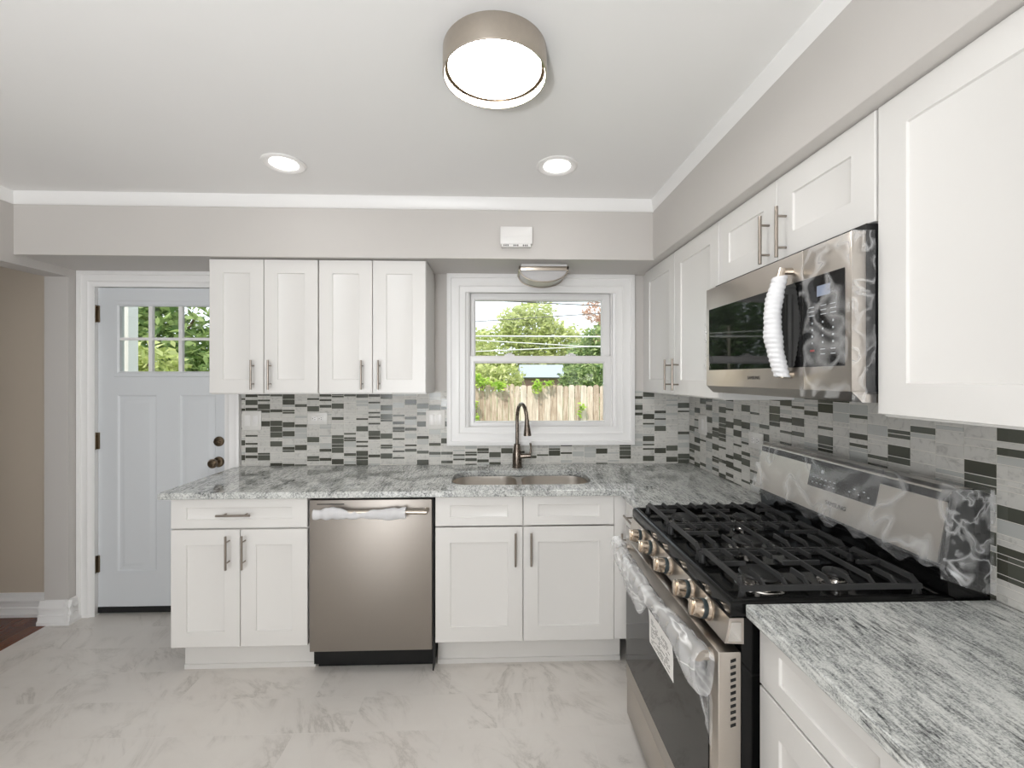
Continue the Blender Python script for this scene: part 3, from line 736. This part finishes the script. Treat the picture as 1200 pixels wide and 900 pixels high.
# backguard
b = MB()
b.prism([(44.7, 34.5), (44.7, 36.0), (43.9, 36.4), (43.6, 39.5), (44.0, 46.2), (48.1, 46.2), (48.1, 34.5)], cpx, RY0 + .02, RY1 - .1)
bgd = b.build('backguard', 'enamel', st)
b = MB()
fb, ft = Vector((42.8, 0, 39.5)), Vector((44.15, 0, 46.4))
b.prism([(fb.x, fb.z), (ft.x, ft.z), (44.6, 46.75), (46.4, 46.7), (46.4, 39.6), (43.4, 39.3)], cpx, RY0 + .12, RY1 + .0)
con = b.build('console', 'steel', bgd)
b = MB(); b.prism([(fb.x + .12, fb.z), (ft.x + .12, ft.z), (44.6, 46.7), (46.4, 46.65), (46.4, 39.6), (43.4, 39.35)], cpx, RY0 - .1, RY0 + .1); b.build('console_end', 'blackplastic', con)
up_ = (ft - fb).normalized(); out = Vector((-up_.z, 0, up_.x))
def onf(y, h, d): p = fb + up_ * h + out * d; return (p.x, y, p.z)
dsp = MB(); P = [dsp.v(onf(y, h, d)) for d in (.0, .05) for y, h in ((60.0, 3.15), (49.0, 3.25), (49.0, 6.45), (60.0, 6.15))]
dsp.ring(P[:4], P[4:]); dsp.f(P[4:]); D = dsp.build('display', 'blackglass', con)
b = MB(); rnd = random.Random(2)
def mark(b, y, h, wy, wh): 
    q = [b.v(onf(yy, hh, .07)) for yy, hh in ((y, h), (y - wy, h), (y - wy, h + wh), (y, h + wh))]; b.f(q)
for k in range(6): mark(b, 59.3 - k * .75, 3.7, .3, .14); mark(b, 59.3 - k * .75, 4.4, .36, .1)
for k in range(5): mark(b, 53.0 - k * .7, 3.9 + (k % 2) * .5, .26, .14)
mark(b, 57.9, 5.2, .5, .45); b.build('key_lettering', 'print', D)
text('lettering', 'SAMSUNG', .75, 'ink', con, onf(54.6, 1.7, .06), (0, -1, 0), up_)
# clear film still stretched over the console
b = MB()
def cfilm(s, t):
    y = RY0 - 1.0 + (RY1 - RY0 + 1.4) * s
    k = t * 4
    pts = [(43.2, 38.6), (42.6, 39.4), (44.0, 46.55), (44.6, 47.0), (47.6, 46.9)]
    i = min(int(k), 3); f = k - i; x = pts[i][0] + (pts[i + 1][0] - pts[i][0]) * f; z = pts[i][1] + (pts[i + 1][1] - pts[i][1]) * f
    rag = max(0, .25 - t) * 4
    return (x - .1 - abs(wn(y, z, 0, .6, .22)), y, z + rag * wn(y, 0, 5, .7, 1.0))
b.sheet(cfilm, 80, 28); b.build('film_cover', 'filmsoft', con, smooth=60, recalc=False)
b = MB()
def efilm(s, t):
    x = 42.7 + .8 * t + (48.0 - 42.9 - .8 * t) * s; z = 38.2 + 8.6 * t - s * (1 - t) * 1.6
    return (x, RY0 - .25 - .9 * math.sin(math.pi * min(1, s * .9)) * (1 - .5 * t) - abs(wn(x, z, 3, .6, .7)), z)
b.sheet(efilm, 22, 22); b.build('film_end', 'film2', con, smooth=60, recalc=False)

# cast-iron grates rest on the cooktop: three separate pieces
def grate(y0, y1, label, kind):
    xs = [24.3 + 2.25 * k for k in range(9)]; x0, x1 = xs[0], xs[-1]; zt = 37.5
    r = thing('cooktop_grate', ((x0 + x1) / 2, (y0 + y1) / 2, 36.0), label, 'grate', 'cast-iron grates on the cooktop')
    def bar(b, p, q, w=.16, h=.5):
        p, q = Vector(p), Vector(q); t = (q - p).normalized(); s = Vector((-t.y, t.x, 0)).normalized() * w if abs(t.z) < .95 else Vector((w, 0, 0))
        n = Vector((0, 0, -1)) * h if abs(t.z) < .7 else Vector((0, h * .8, 0))
        A = [b.v(p + o) for o in (-s * .75, s * .75, s + n, -s + n)]; B = [b.v(q + o) for o in (-s * .75, s * .75, s + n, -s + n)]
        b.ring(A, B); b.f(A[::-1]); b.f(B)
    fr = MB()
    # low side rails and their sloped risers carry the long bars
    for y, sg in ((y0, 1), (y1, -1)):
        bar(fr, (x0 - .3, y + sg * .25, 36.9), (x1 + .3, y + sg * .25, 36.9), .2, .5)
    bar(fr, (x0, y0 + .9, zt), (x0, y1 - .9, zt), .2, .55); bar(fr, (x1, y0 + .9, zt), (x1, y1 - .9, zt), .2, .55)
    for x in (x0, x1):
        for y, sg in ((y0, 1), (y1, -1)): bar(fr, (x, y + sg * 1.0, zt), (x, y + sg * .25, 36.95), .2, .55)
    fr.build('frame', 'iron', r)
    cy = (y0 + y1) / 2
    full = (2, 4, 6) if kind == 'side' else (4,)
    for k in range(1, 8):
        x = xs[k]
        if k in full:
            b = MB(); bar(b, (x, y0 + .9, zt), (x, y1 - .9, zt))
            for y, sg in ((y0, 1), (y1, -1)): bar(b, (x, y + sg * 1.0, zt), (x, y + sg * .25, 36.95), .16, .5)
            b.build('bar', 'iron', r)
        else:
            ln = 2.9 if kind == 'side' else 3.4
            for y, sg in ((y0, 1), (y1, -1)):
                b = MB(); bar(b, (x, y + sg * .9, zt), (x, y + sg * ln, zt)); bar(b, (x, y + sg * 1.0, zt), (x, y + sg * .25, 36.95), .16, .5); b.build('finger', 'iron', r)
    for xx0, xx1 in ((x0, xs[1] + .5), (xs[3] + .2, xs[5] - .2), (xs[7] - .5, x1)) if kind == 'side' else ((x0, xs[2]), (xs[6], x1)):
        b = MB(); bar(b, (xx0, cy, zt - .02), (xx1, cy, zt - .02), .16, .45); b.build('cross_bar', 'iron', r)
    for x in (x0, x1):
        for y, sg in ((y0, 1), (y1, -1)):
            b = MB(); b.cyl((x, y + sg * .35, 35.63), (x, y + sg * .35, 36.6), .42, .24, n=10); b.build('foot', 'iron', r)
    return r
gy = [42.5, 51.75, 61.15, 70.4]
grate(gy[0], gy[1] - .1, 'black cast-iron grate over the burners nearest the camera', 'side')
grate(gy[1] + .1, gy[2] - .1, 'middle black cast-iron grate on the cooktop, over the centre burner', 'mid')
grate(gy[2] + .1, gy[3], 'black cast-iron grate at the far end of the cooktop by the corner counter', 'side')

# paper tag hanging from the oven handle
tg = thing('hang_tag', (18.9, 50.5, 24.4), 'white printed instruction tag hanging from the film-wrapped oven handle', 'tag')
b = MB(); tp = lambda s, t: (18.8 + .25 * t + .06 * math.sin(t * 5), 54.2 - 7.4 * s, 28.75 - 4.2 * t)
b.sheet(tp, 8, 8); 
for v in list(b.b.verts): pass
ex = bmesh.ops.extrude_face_region(b.b, geom=b.b.faces[:])
for g in ex['geom']:
    if isinstance(g, bmesh.types.BMVert): g.co.x += .03
b.build('card', 'paper', tg)
b = MB(); rnd = random.Random(5)
for k in range(12):
    t = .22 + .06 * k; s = .1
    while s < .86:
        w = rnd.uniform(.04, .16)
        if rnd.random() < .8 and s + w < .92:
            q = [Vector(tp(s + i * w, t + j * .022)) + Vector((-.02, 0, 0)) for i, j in ((0, 0), (1, 0), (1, 1), (0, 1))]; b.f([b.v(p) for p in q])
        s += w + .03
b.build('small_print', 'ink', tg)
b = MB(); b.tube([(18.8, 50.5, 28.7), (18.8, 50.5, 29.15)], .05, 6); b.build('string', 'paper', tg)

# ------------------------------------------------------------------ microwave
mw = thing('microwave', (41, 54.9, 56), 'over-the-range stainless microwave under the short wall cabinet, handle wrapped in white foam', 'microwave')
MY0, MY1, MZ0, MZ1 = 40.45, 69.35, 56.2, 71.5
b = MB(); b.box(35.0, 48.1, MY0 + .05, MY1 - .05, MZ0 - .2, 72.2); b.box(36.0, 47.0, MY0 + 2, MY1 - 4, MZ0 - .9, MZ0 - .2); b.build('body', 'darkmetal', mw)
dspl = 47.0
b = MB(); b.box(33.5, 34.98, dspl + .06, MY1, MZ0, MZ1, bev=.1); md = b.build('door', 'steel', mw)
b = MB(); b.box(33.42, 33.6, dspl + .1, 68.3, 58.7, 68.2); b.build('door_glass', 'blackglass', md)
text('lettering', 'SAMSUNG', .62, 'ink', md, (33.47, 56.3, 57.5), (0, -1, 0), (0, 0, 1))
def mpath(s): return (32.4 - 1.15 * math.sin(math.pi * s), 48.9, 57.6 + 12.3 * s)
b = MB(); b.tube([mpath(k / 16) for k in range(17)], .42, 12)
for s in (0.02, .98): p = mpath(s); b.cyl((p[0] + .1, p[1], p[2]), (33.55, p[1], p[2]), .4, n=10)
mh = b.build('handle', 'nickel', md)
b = MB()
def mwrap(s, t):
    p = mpath(.0 + s * .93); a = 2 * math.pi * t
    r = .92 * (1 - .18 * abs(2 * s - 1) ** 3) + .05 * math.sin(s * 130) + wn(p[2], t * 3, 4, .7, .12)
    return (p[0] + math.cos(a) * r, p[1] + math.sin(a) * r, p[2] + .15 * math.cos(a) * (s - .5))
b.sheet(mwrap, 90, 16); b.build('foam_wrap', 'foam', mh, smooth=60, recalc=False)
b = MB(); b.box(33.5, 34.98, MY0, dspl - .02, MZ0, MZ1, bev=.1); mp_ = b.build('control_panel', 'steel', mw)
b = MB(); b.box(33.42, 33.6, 41.2, dspl - .06, 58.7, 68.2); kp = b.build('key_panel', 'blackglass', mp_)
b = MB(); b.box(33.38, 33.43, 43.0, 44.8, 66.0, 67.1); b.build('clock_display', 'lcd', kp)
b = MB()
def mk(y, z, wy, wz): b.box(33.385, 33.425, y - wy / 2, y + wy / 2, z - wz / 2, z + wz / 2)
for z in (65.0, 64.55, 64.1):
    for y in (45.6, 43.9, 42.6): mk(y, z, .75, .07)
for z in (63.3, 62.6, 61.9, 61.2):
    for y in (45.5, 44.0, 42.6): mk(y, z, .16, .2)
for z in (60.5, 60.0):
    for y in (44.0, 42.6): mk(y, z, .6, .08)
b.build('key_lettering', 'print', kp)
b = MB(); b.box(33.385, 33.425, 45.2, 45.8, 60.3, 60.5); b.build('stop_mark', 'redprint', kp)
b = MB(); b.prism([(33.6, MZ0), (34.6, MZ0 - 1.0), (36.5, MZ0 - 1.05), (36.5, MZ0)], cpx, MY0 + .05, MY1 - .05); b.build('lower_grille', 'steel', mw)
b = MB(); b.sheet(lambda s, t: (33.34 - abs(wn(s * 9, t * 15, 2, .5, .2)), MY0 - .05 + 6.9 * s, MZ0 - .7 + (MZ1 - MZ0 + .6) * t), 24, 40); b.build('film_cover', 'film', mp_, smooth=60, recalc=False)
b = MB(); b.sheet(lambda s, t: (33.4 + 2.3 * s, MY0 - .12 - abs(wn(s * 9, t * 15, 6, .6, .25)), MZ0 - 1.0 + (MZ1 - MZ0 + 1.0) * t), 12, 40); b.build('film_side', 'film2', mp_, smooth=60, recalc=False)
b = MB(); b.sheet(lambda s, t: (33.3 - abs(wn(s * 6, t * 14, 9, .8, .5)), 69.1 - (.25 + 1.1 * (1 - t)) * s * 1.3, 58.6 + 7.6 * t), 8, 30); b.build('film_scrap', 'film2', md, smooth=60, recalc=False)

# ------------------------------------------------------------------ plates on the backsplash
def plate(name, mp, a0, a1, z0, z1, label, cat, kind):
    p0 = mp((a0 + a1) / 2, z0, .3); r = thing(name, p0, label, cat)
    b = MB(); b.mbox(mp, a0, a1, z0, z1, .27, .5, bev=.1); b.build('cover_plate', 'platew', r)
    ac, zc = (a0 + a1) / 2, (z0 + z1) / 2
    if kind == 'rocker2':
        for s in (-.95, .95):
            b = MB(); b.mbox(mp, ac + s - .66, ac + s + .66, zc - 1.32, zc + 1.32, .5, .6, bev=.06); b.build('rocker', 'plastic', r)
    elif kind == 'rocker1':
        b = MB(); b.mbox(mp, ac - .66, ac + .66, zc - 1.32, zc + 1.32, .5, .6, bev=.06); b.build('rocker', 'plastic', r)
    else:
        for s in (-.78, .78):
            b = MB(); b.mbox(mp, ac + s - .62, ac + s + .62, zc - .6, zc + .6, .5, .56, bev=.05); q = b.build('socket', 'plastic', r)
            b = MB()
            for dz in (-.22, .22): b.mbox(mp, ac + s - .05 + .12, ac + s + .3, zc + dz - .05, zc + dz + .05, .555, .575)
            b.mbox(mp, ac + s - .4, ac + s - .25, zc - .1, zc + .1, .555, .575); b.build('slot', 'darkslot', q)
plate('light_switch', FY(YB), -62.0, -57.4, 44.7, 49.4, 'double rocker light switch on the backsplash beside the exterior door', 'light switch', 'rocker2')
plate('power_outlet', FY(YB), -46.3, -41.5, 46.0, 49.0, 'horizontal power outlet on the back wall tiles under the wall cabinets', 'outlet', 'outlet')
plate('light_switch', FY(YB), -17.6, -12.9, 44.8, 49.5, 'double rocker light switch on the backsplash at the left edge of the window', 'light switch', 'rocker2')
plate('light_switch', FX(XR), 99.4, 103.4, 44.2, 48.8, 'single pale switch plate on the right wall tiles near the corner', 'light switch', 'rocker1')
plate('power_outlet', FX(XR), 77.9, 82.4, 44.3, 47.3, 'horizontal power outlet on the right wall tiles behind the stove console', 'outlet', 'outlet')

# ------------------------------------------------------------------ things on soffit and ceiling
ch = thing('door_chime', (4.0, SYF, 85.4), 'small white vented plastic box mounted on the soffit above the window', 'door chime')
b = MB(); b.box(.6, 7.4, SYF - 1.5, SYF - .01, 85.9, 89.6, bev=.15); b.box(.7, 7.3, SYF - 1.54, SYF - 1.4, 87.5, 87.62); b.build('housing', 'plastic', ch)
b = MB(); b.box(.9, 7.1, SYF - 1.35, SYF - .02, 85.35, 85.9, bev=.05); b.build('vent_base', 'plastic', ch)
b = MB()
for g0 in (1.3, 3.4, 5.4):
    for k in range(3): b.box(g0 + k * .4, g0 + .22 + k * .4, SYF - 1.38, SYF - 1.3, 85.45, 85.8)
b.build('vent_slot', 'darkslot', ch)

sl = thing('soffit_light', (10.3, 101, SZ), 'unlit half-moon light with nickel frame under the soffit over the window', 'light fixture')
b = MB(); b.box(5.3, 15.7, 98.4, 104, 82.2, SZ - .01, bev=.1); b.build('base_pan', 'plastic', sl)
x0, x1 = 4.75, 15.95
arc = [(10.35 + 5.3 * math.cos(math.radians(a)), 81.6 + 2.55 * math.sin(math.radians(a))) for a in range(190, 351, 8)]
b = MB(); b.prism([(5.1, 82.15)] + arc + [(15.6, 82.15)], lambda p, q, a: (p, a, q), 98.2, 104.0); b.build('glass_shade', 'frost', sl, smooth=40)
b = MB(); b.box(x0, x1, 97.7, 98.2, 81.5, 82.4, bev=.06); b.box(x0, x1, 104.0, 104.4, 81.5, 82.4, bev=.06)
for x in (x0, x1 - .45): b.box(x, x + .45, 97.7, 104.4, 81.45, 82.45, bev=.06)
for y in (98.0, 104.2): b.tube([(x0 + .15, y, 81.6)] + [(p, y, q - .08) for p, q in arc] + [(x1 - .15, y, 81.6)], .16, 8)
b.build('nickel_frame', 'nickel', sl)

fl = thing('flush_ceiling_light', (-.3, 52, 93), 'large round lit flush-mount ceiling light with a nickel rim', 'ceiling light')
b = MB(); b.lathe((-.3, 52, 0), (0, 0, 1), [(6.1, 95.98), (6.15, 93.2), (6.1, 93.05), (5.95, 93.05), (5.9, 93.2), (5.85, 94.1), (5.75, 94.1), (5.75, 95.98)], 64, closed=True); b.build('rim', 'nickel', fl)
b = MB(); b.lathe((-.3, 52, 0), (0, 0, 1), [(5.85, 94.3), (5.85, 94.0), (5.5, 93.97), (5.5, 94.3)], 64, closed=True); b.build('inner_ring', 'bronze', fl)
b = MB(); b.lathe((-.3, 52, 0), (0, 0, 1), [(0, 93.85), (3, 93.88), (5.0, 93.95), (5.5, 94.0), (5.5, 94.25), (0, 94.25)], 64); b.build('lens', 'lampbig', fl)
for x, y, lab in ((-38.3, 80.0, 'recessed round downlight in the ceiling on the left, above the wall cabinets'), (10.8, 79.3, 'recessed round downlight in the ceiling in front of the window'),
                  (-60, 5, 'added downlight out of view in the ceiling beside the camera, left'), (-5, -60, 'added downlight out of view over the dining end of the ceiling')):  # last two are added out of view to brighten the room
    r = thing('recessed_light', (x, y, 95.6), lab, 'ceiling light', 'recessed downlights')
    b = MB(); b.lathe((x, y, 0), (0, 0, 1), [(3.75, 95.98), (3.7, 95.75), (3.4, 95.6), (2.6, 95.72), (2.35, 95.9), (2.35, 95.98)], 40, closed=True); b.build('trim_ring', 'plastic', r)
    b = MB(); b.lathe((x, y, 0), (0, 0, 1), [(0, 95.78), (2.0, 95.8), (2.4, 95.88), (2.4, 95.97), (0, 95.97)], 40); b.build('lens', 'lampspot', r)

# ------------------------------------------------------------------ outside
GZ = -26.0
b = MB(); b.box(-1600, 1600, 116, 2600, GZ - 10, GZ); b.build('ground', 'lawn', kind='structure')
# picket fence
FYD = 430.0
pf = thing('picket_fence', (-50, FYD, GZ), 'weathered dog-ear picket fence standing across the yard outside the window', 'fence')
for z in (-10, 38):
    b = MB(); b.box(-250, 152, FYD + .8, FYD + 2.3, z, z + 3.5); b.build('rail', 'fence', pf)
x = -250.0; rnd = random.Random(4); k = 0
while x < 150:
    w = rnd.uniform(5.0, 5.7); zt = 50.0 + rnd.uniform(-1.3, 1.0) + (-.3 if x > 85 else 0); dy = rnd.uniform(0, .25); tl = rnd.uniform(-.25, .25)
    b = MB(); b.prism([(x, GZ + 1), (x + w, GZ + 1), (x + w + tl, zt - 1.3), (x + w - 1.3 + tl, zt), (x + 1.3 + tl, zt), (x + tl, zt - 1.3)], lambda p, q, a: (p, a, q), FYD - dy - .1, FYD - dy + .7)
    b.build('picket', 'fence', pf); x += w + rnd.choice((.3, .5, .7)); k += 1
for x in (-150, -54, 42, 138):
    b = MB(); b.box(x, x + 3.5, FYD + 2.4, FYD + 5.9, GZ, 49); b.build('post', 'fence', pf)
def leaves(b, blobs, n, size, rnd, shell=.55):
    tot = sum(r[3] * r[4] * r[5] for r in blobs) ** 1
    for (cx, cy, cz, rx, ry, rz) in blobs:
        m = max(8, int(n * rx * ry * rz / tot))
        for _ in range(m):
            d = Vector((rnd.gauss(0, 1), rnd.gauss(0, 1), rnd.gauss(0, 1))).normalized() * (shell + (1 - shell) * rnd.random()) 
            p = Vector((cx + d.x * rx, cy + d.y * ry, cz + d.z * rz)) + Vector((rnd.uniform(-1, 1), rnd.uniform(-1, 1), rnd.uniform(-1, 1))) * size * .8
            u = Vector((rnd.gauss(0, 1), rnd.gauss(0, 1), rnd.gauss(0, .6))).normalized(); w = u.cross(Vector((rnd.gauss(0, 1), rnd.gauss(0, 1), rnd.gauss(0, 1)))).normalized()
            s = size * rnd.uniform(.6, 1.3)
            b.f([b.v(p - u * s), b.v(p + w * s * .4 - u * .1 * s), b.v(p + u * s), b.v(p - w * s * .4)])
def tree(name, label, cat, base, blobs, n, size, mat, seed, trunk=4, group=None):
    rnd = random.Random(seed); r = thing(name, base, label, cat, group)
    b = MB(); leaves(b, blobs, n, size, rnd); b.build('foliage', mat, r, smooth=0, recalc=False)
    b = MB(); bx, by, bz = base; top = max(q[2] for q in blobs)
    b.tube([(bx, by, bz - 1), (bx + 2, by, bz + (top - bz) * .35), (bx - 1, by, bz + (top - bz) * .7)], lambda t: trunk * (1 - .5 * t), 8)
    for q in blobs: b.tube([(bx, by, bz + (q[2] - bz) * .4), ((bx + q[0]) / 2, (by + q[1]) / 2, bz + (q[2] - bz) * .75), q[:3]], lambda t: trunk * .4 * (1 - .7 * t), 6)
    b.build('trunk', 'bark', r); return r
tree('tree', 'tall yellow-green tree in the middle of the window view behind the fence', 'tree', (70, 1000, GZ),
     [(70, 1000, 165, 80, 50, 55), (10, 1000, 120, 90, 50, 55), (120, 1000, 135, 70, 50, 60), (70, 1000, 70, 120, 50, 50), (160, 1000, 120, 60, 40, 60), (85, 1000, 205, 55, 40, 30), (40, 1000, 190, 40, 40, 28)], 9000, 6.5, 'leafy', 21, 8, 'trees beyond the fence')
tree('tree', 'rounded mid-green tree at the right of the window view behind the fence', 'tree', (182, 840, GZ),
     [(172, 840, 90, 44, 30, 46), (200, 840, 125, 36, 30, 36), (150, 840, 55, 50, 30, 40), (208, 840, 65, 42, 30, 45)], 5200, 5, 'leafm', 22, 6, 'trees beyond the fence')
tree('tree', 'sparse reddish-brown tree at the far right edge of the window view', 'tree', (248, 930, GZ),
     [(238, 930, 150, 34, 20, 65), (250, 930, 90, 30, 20, 50), (215, 930, 200, 36, 20, 28), (256, 930, 200, 34, 20, 32), (225, 930, 120, 26, 20, 50)], 4200, 4.0, 'leafr', 23, 6, 'trees beyond the fence')
tree('tree', 'yellow-green tree at the left edge of the window view behind the fence', 'tree', (-60, 1130, GZ),
     [(-60, 1130, 80, 70, 40, 60), (-45, 1130, 140, 46, 40, 40), (-110, 1130, 120, 70, 40, 80), (-190, 1130, 110, 80, 40, 100)], 5500, 7, 'leafy', 24, 8, 'trees beyond the fence')
tree('tree', 'dark green tree far to the left outside, mirrored in the microwave door', 'tree', (-450, 1000, GZ),
     [(-450, 1000, 140, 70, 50, 90), (-380, 1000, 90, 70, 50, 90), (-520, 1000, 100, 70, 50, 100), (-420, 1000, 215, 60, 50, 40), (-500, 1000, 200, 60, 50, 50), (-350, 1000, 170, 45, 50, 55)], 9000, 7, 'leafd', 25, 9, 'trees beyond the fence')
tree('shrub', 'deep green shrub just behind the right half of the fence', 'shrub', (110, 520, GZ),
     [(92, 520, 52, 20, 14, 22), (118, 520, 56, 22, 14, 20), (140, 520, 50, 22, 14, 24)], 1700, 3.6, 'leafm', 26, 2, 'shrubs behind the fence')
tree('shrub', 'yellow-green shrub just behind the left half of the fence', 'shrub', (2, 520, GZ),
     [(-12, 520, 58, 24, 14, 16), (14, 520, 58, 18, 14, 16), (-50, 520, 55, 24, 14, 20)], 1500, 3.6, 'leafy', 27, 2, 'shrubs behind the fence')
def vine(label, pts, n, seed):
    rnd = random.Random(seed); r = thing('vine', (pts[0][0], FYD - 2, pts[0][2]), label, 'vine', 'vines on the fence')
    b = MB(); leaves(b, [(x, FYD - 6, z, rx, 1.6, rz) for x, y, z, rx, rz in pts], n, 2.3, rnd, .1); b.build('foliage', 'leafl', r, smooth=0, recalc=False)
    b = MB(); b.tube([(pts[0][0], FYD - .6, pts[0][2] - pts[0][4]), (pts[0][0] + 1, FYD - .9, pts[0][2]), (pts[-1][0], FYD - .7, pts[-1][2])], .3, 6); b.build('stem', 'bark', r)
vine('lime-green vine draped over the left end of the visible fence', [(-15, 0, 52, 9, 6), (2, 0, 50, 10, 6), (-20, 0, 58, 6, 5)], 260, 31)
vine('lime-green vine clump hanging over the fence below the shed', [(38, 0, 49, 7, 7), (50, 0, 52, 6, 3)], 150, 32)
vine('small green vine sprig on the lower right pickets', [(82, 0, 29, 4, 4), (79, 0, 24, 2, 4)], 45, 33)
vine('thin green vine climbing the leftmost visible picket', [(-22, 0, 30, 3, 7), (-20, 0, 20, 3, 6)], 60, 34)
# shed behind the fence
sh = thing('garden_shed', (66, 620, GZ), 'low shed with a pale metal roof behind the fence', 'shed')
b = MB(); b.box(38, 92, 620, 680, GZ, 56); b.build('wall', 'shedwall', sh)
b = MB(); b.prism([(614, 56), (612, 57.5), (650, 76), (686, 57.5), (684, 56)], lambda p, q, a: (a, p, q), 32, 97); b.build('roof', 'roofm', sh)
b = MB(); b.prism([(620.5, 56), (650, 70), (679.5, 56)], lambda p, q, a: (a, p, q), 39, 91); b.build('gable', 'shedwall', sh)
# utility pole and wires
up2 = thing('utility_pole', (-418, 905, GZ), 'pale wooden utility pole with a crossarm, mirrored in the microwave door', 'utility pole')
b = MB(); b.cyl((-418, 905, GZ), (-418, 905, 165), 2.6, 2.2, n=12); b.build('pole', 'polewood', up2)
b = MB(); b.box(-436, -400, 901, 902.4, 140, 142); b.build('crossarm', 'polewood', up2)
def wire(label, x0, z0, x1, z1, y, sag, r, mat):
    b = MB(); b.tube([(x0 + (x1 - x0) * t / 24, y, z0 + (z1 - z0) * t / 24 - sag * 4 * (t / 24) * (1 - t / 24)) for t in range(25)], r, 6)
    o = b.build('street_wire', mat); tag(o, label, 'wire', 'overhead wires')
WIRES = []
zw = lambda v, y: EYE + (442 - v) * y / FPX
WY = 900.0
def wire2(label, vl, vr, y, r, mat, sag=0):      # heights taken where the wire crosses the two sides of the window view
    s = (zw(vr, y) - zw(vl, y)) / (155 * y / FPX); xa, xb = -700.0, 500.0; xw = -25 * y / FPX; WIRES.append((y, zw(vl, y) + s * (xa - xw), zw(vl, y) + s * (xb - xw)))
    wire(label, xa, zw(vl, y) + s * (xa - xw), xb, zw(vl, y) + s * (xb - xw), y, sag, r, mat)
wire2('topmost dark overhead wire crossing the sky in the window', 351.5, 358, 760, .9, 'cabled')
wire2('dark overhead wire second from the top in the window view', 352.8, 353.6, 750, .6, 'cabled')
wire2('dark overhead wire rising to the right across the yellow-green tree', 377, 366, 740, .7, 'cabled')
wire2('thick pale overhead wire across the middle of the trees', 394, 394.3, 730, 1.4, 'cable')
wire2('pale overhead wire sloping down to the right across the trees', 399, 407, 720, .9, 'cable')
wire2('pale overhead wire just above the sash rail rising to the right', 412, 405, 710, .9, 'cable')
for x, i, lab in ((-700, 1, 'wooden utility pole at the left end of the overhead wires'), (500, 2, 'wooden utility pole at the right end of the overhead wires')):
    up3 = thing('utility_pole', (x, 735, GZ), lab, 'utility pole')
    sx = -6 if i == 1 else 6
    b = MB(); b.cyl((x + sx, 735, GZ), (x + sx, 735, max(w[i] for w in WIRES) + 20), 5, 4, n=12); b.build('pole', 'polewood', up3)
    for w in WIRES:
        b = MB(); b.box(x - 1.5 if i == 1 else x + .05, x - .05 if i == 1 else x + 1.5, 705, 765, w[i] - 2.2, w[i] + 2.2); b.build('crossarm', 'polewood', up3)
# porch side and tree seen through the little window of the door
pc = thing('porch_post', (-128, 152, GZ), 'pale blue-grey boxed porch post seen through the left panes of the door', 'post')
b = MB(); b.box(-134, -122.7, 150, 154, GZ, 110); b.build('shaft', 'postp', pc)
b = MB()
for x in (-133.6, -127.5, -125.4): b.box(x, x + .7, 149.6, 150.1, GZ, 110)
b.build('trim_strip', 'trim', pc)
tree('tree', 'leafy green tree filling the panes of the exterior door', 'tree', (-275, 350, GZ),
     [(-275, 350, 75, 60, 30, 45), (-310, 350, 110, 60, 30, 45), (-235, 350, 105, 50, 30, 45), (-225, 350, 55, 45, 30, 45), (-340, 350, 60, 60, 30, 45), (-280, 350, 40, 70, 30, 45)], 9000, 4.2, 'leafm', 41, 6)
tree('shrub', 'yellow-green bush in front of the tree outside the door', 'shrub', (-222, 265, GZ),
     [(-225, 265, 62, 24, 12, 12), (-205, 265, 66, 20, 12, 12), (-195, 265, 46, 26, 12, 16), (-240, 265, 42, 26, 12, 18)], 1600, 3.6, 'leafy', 42, 2)
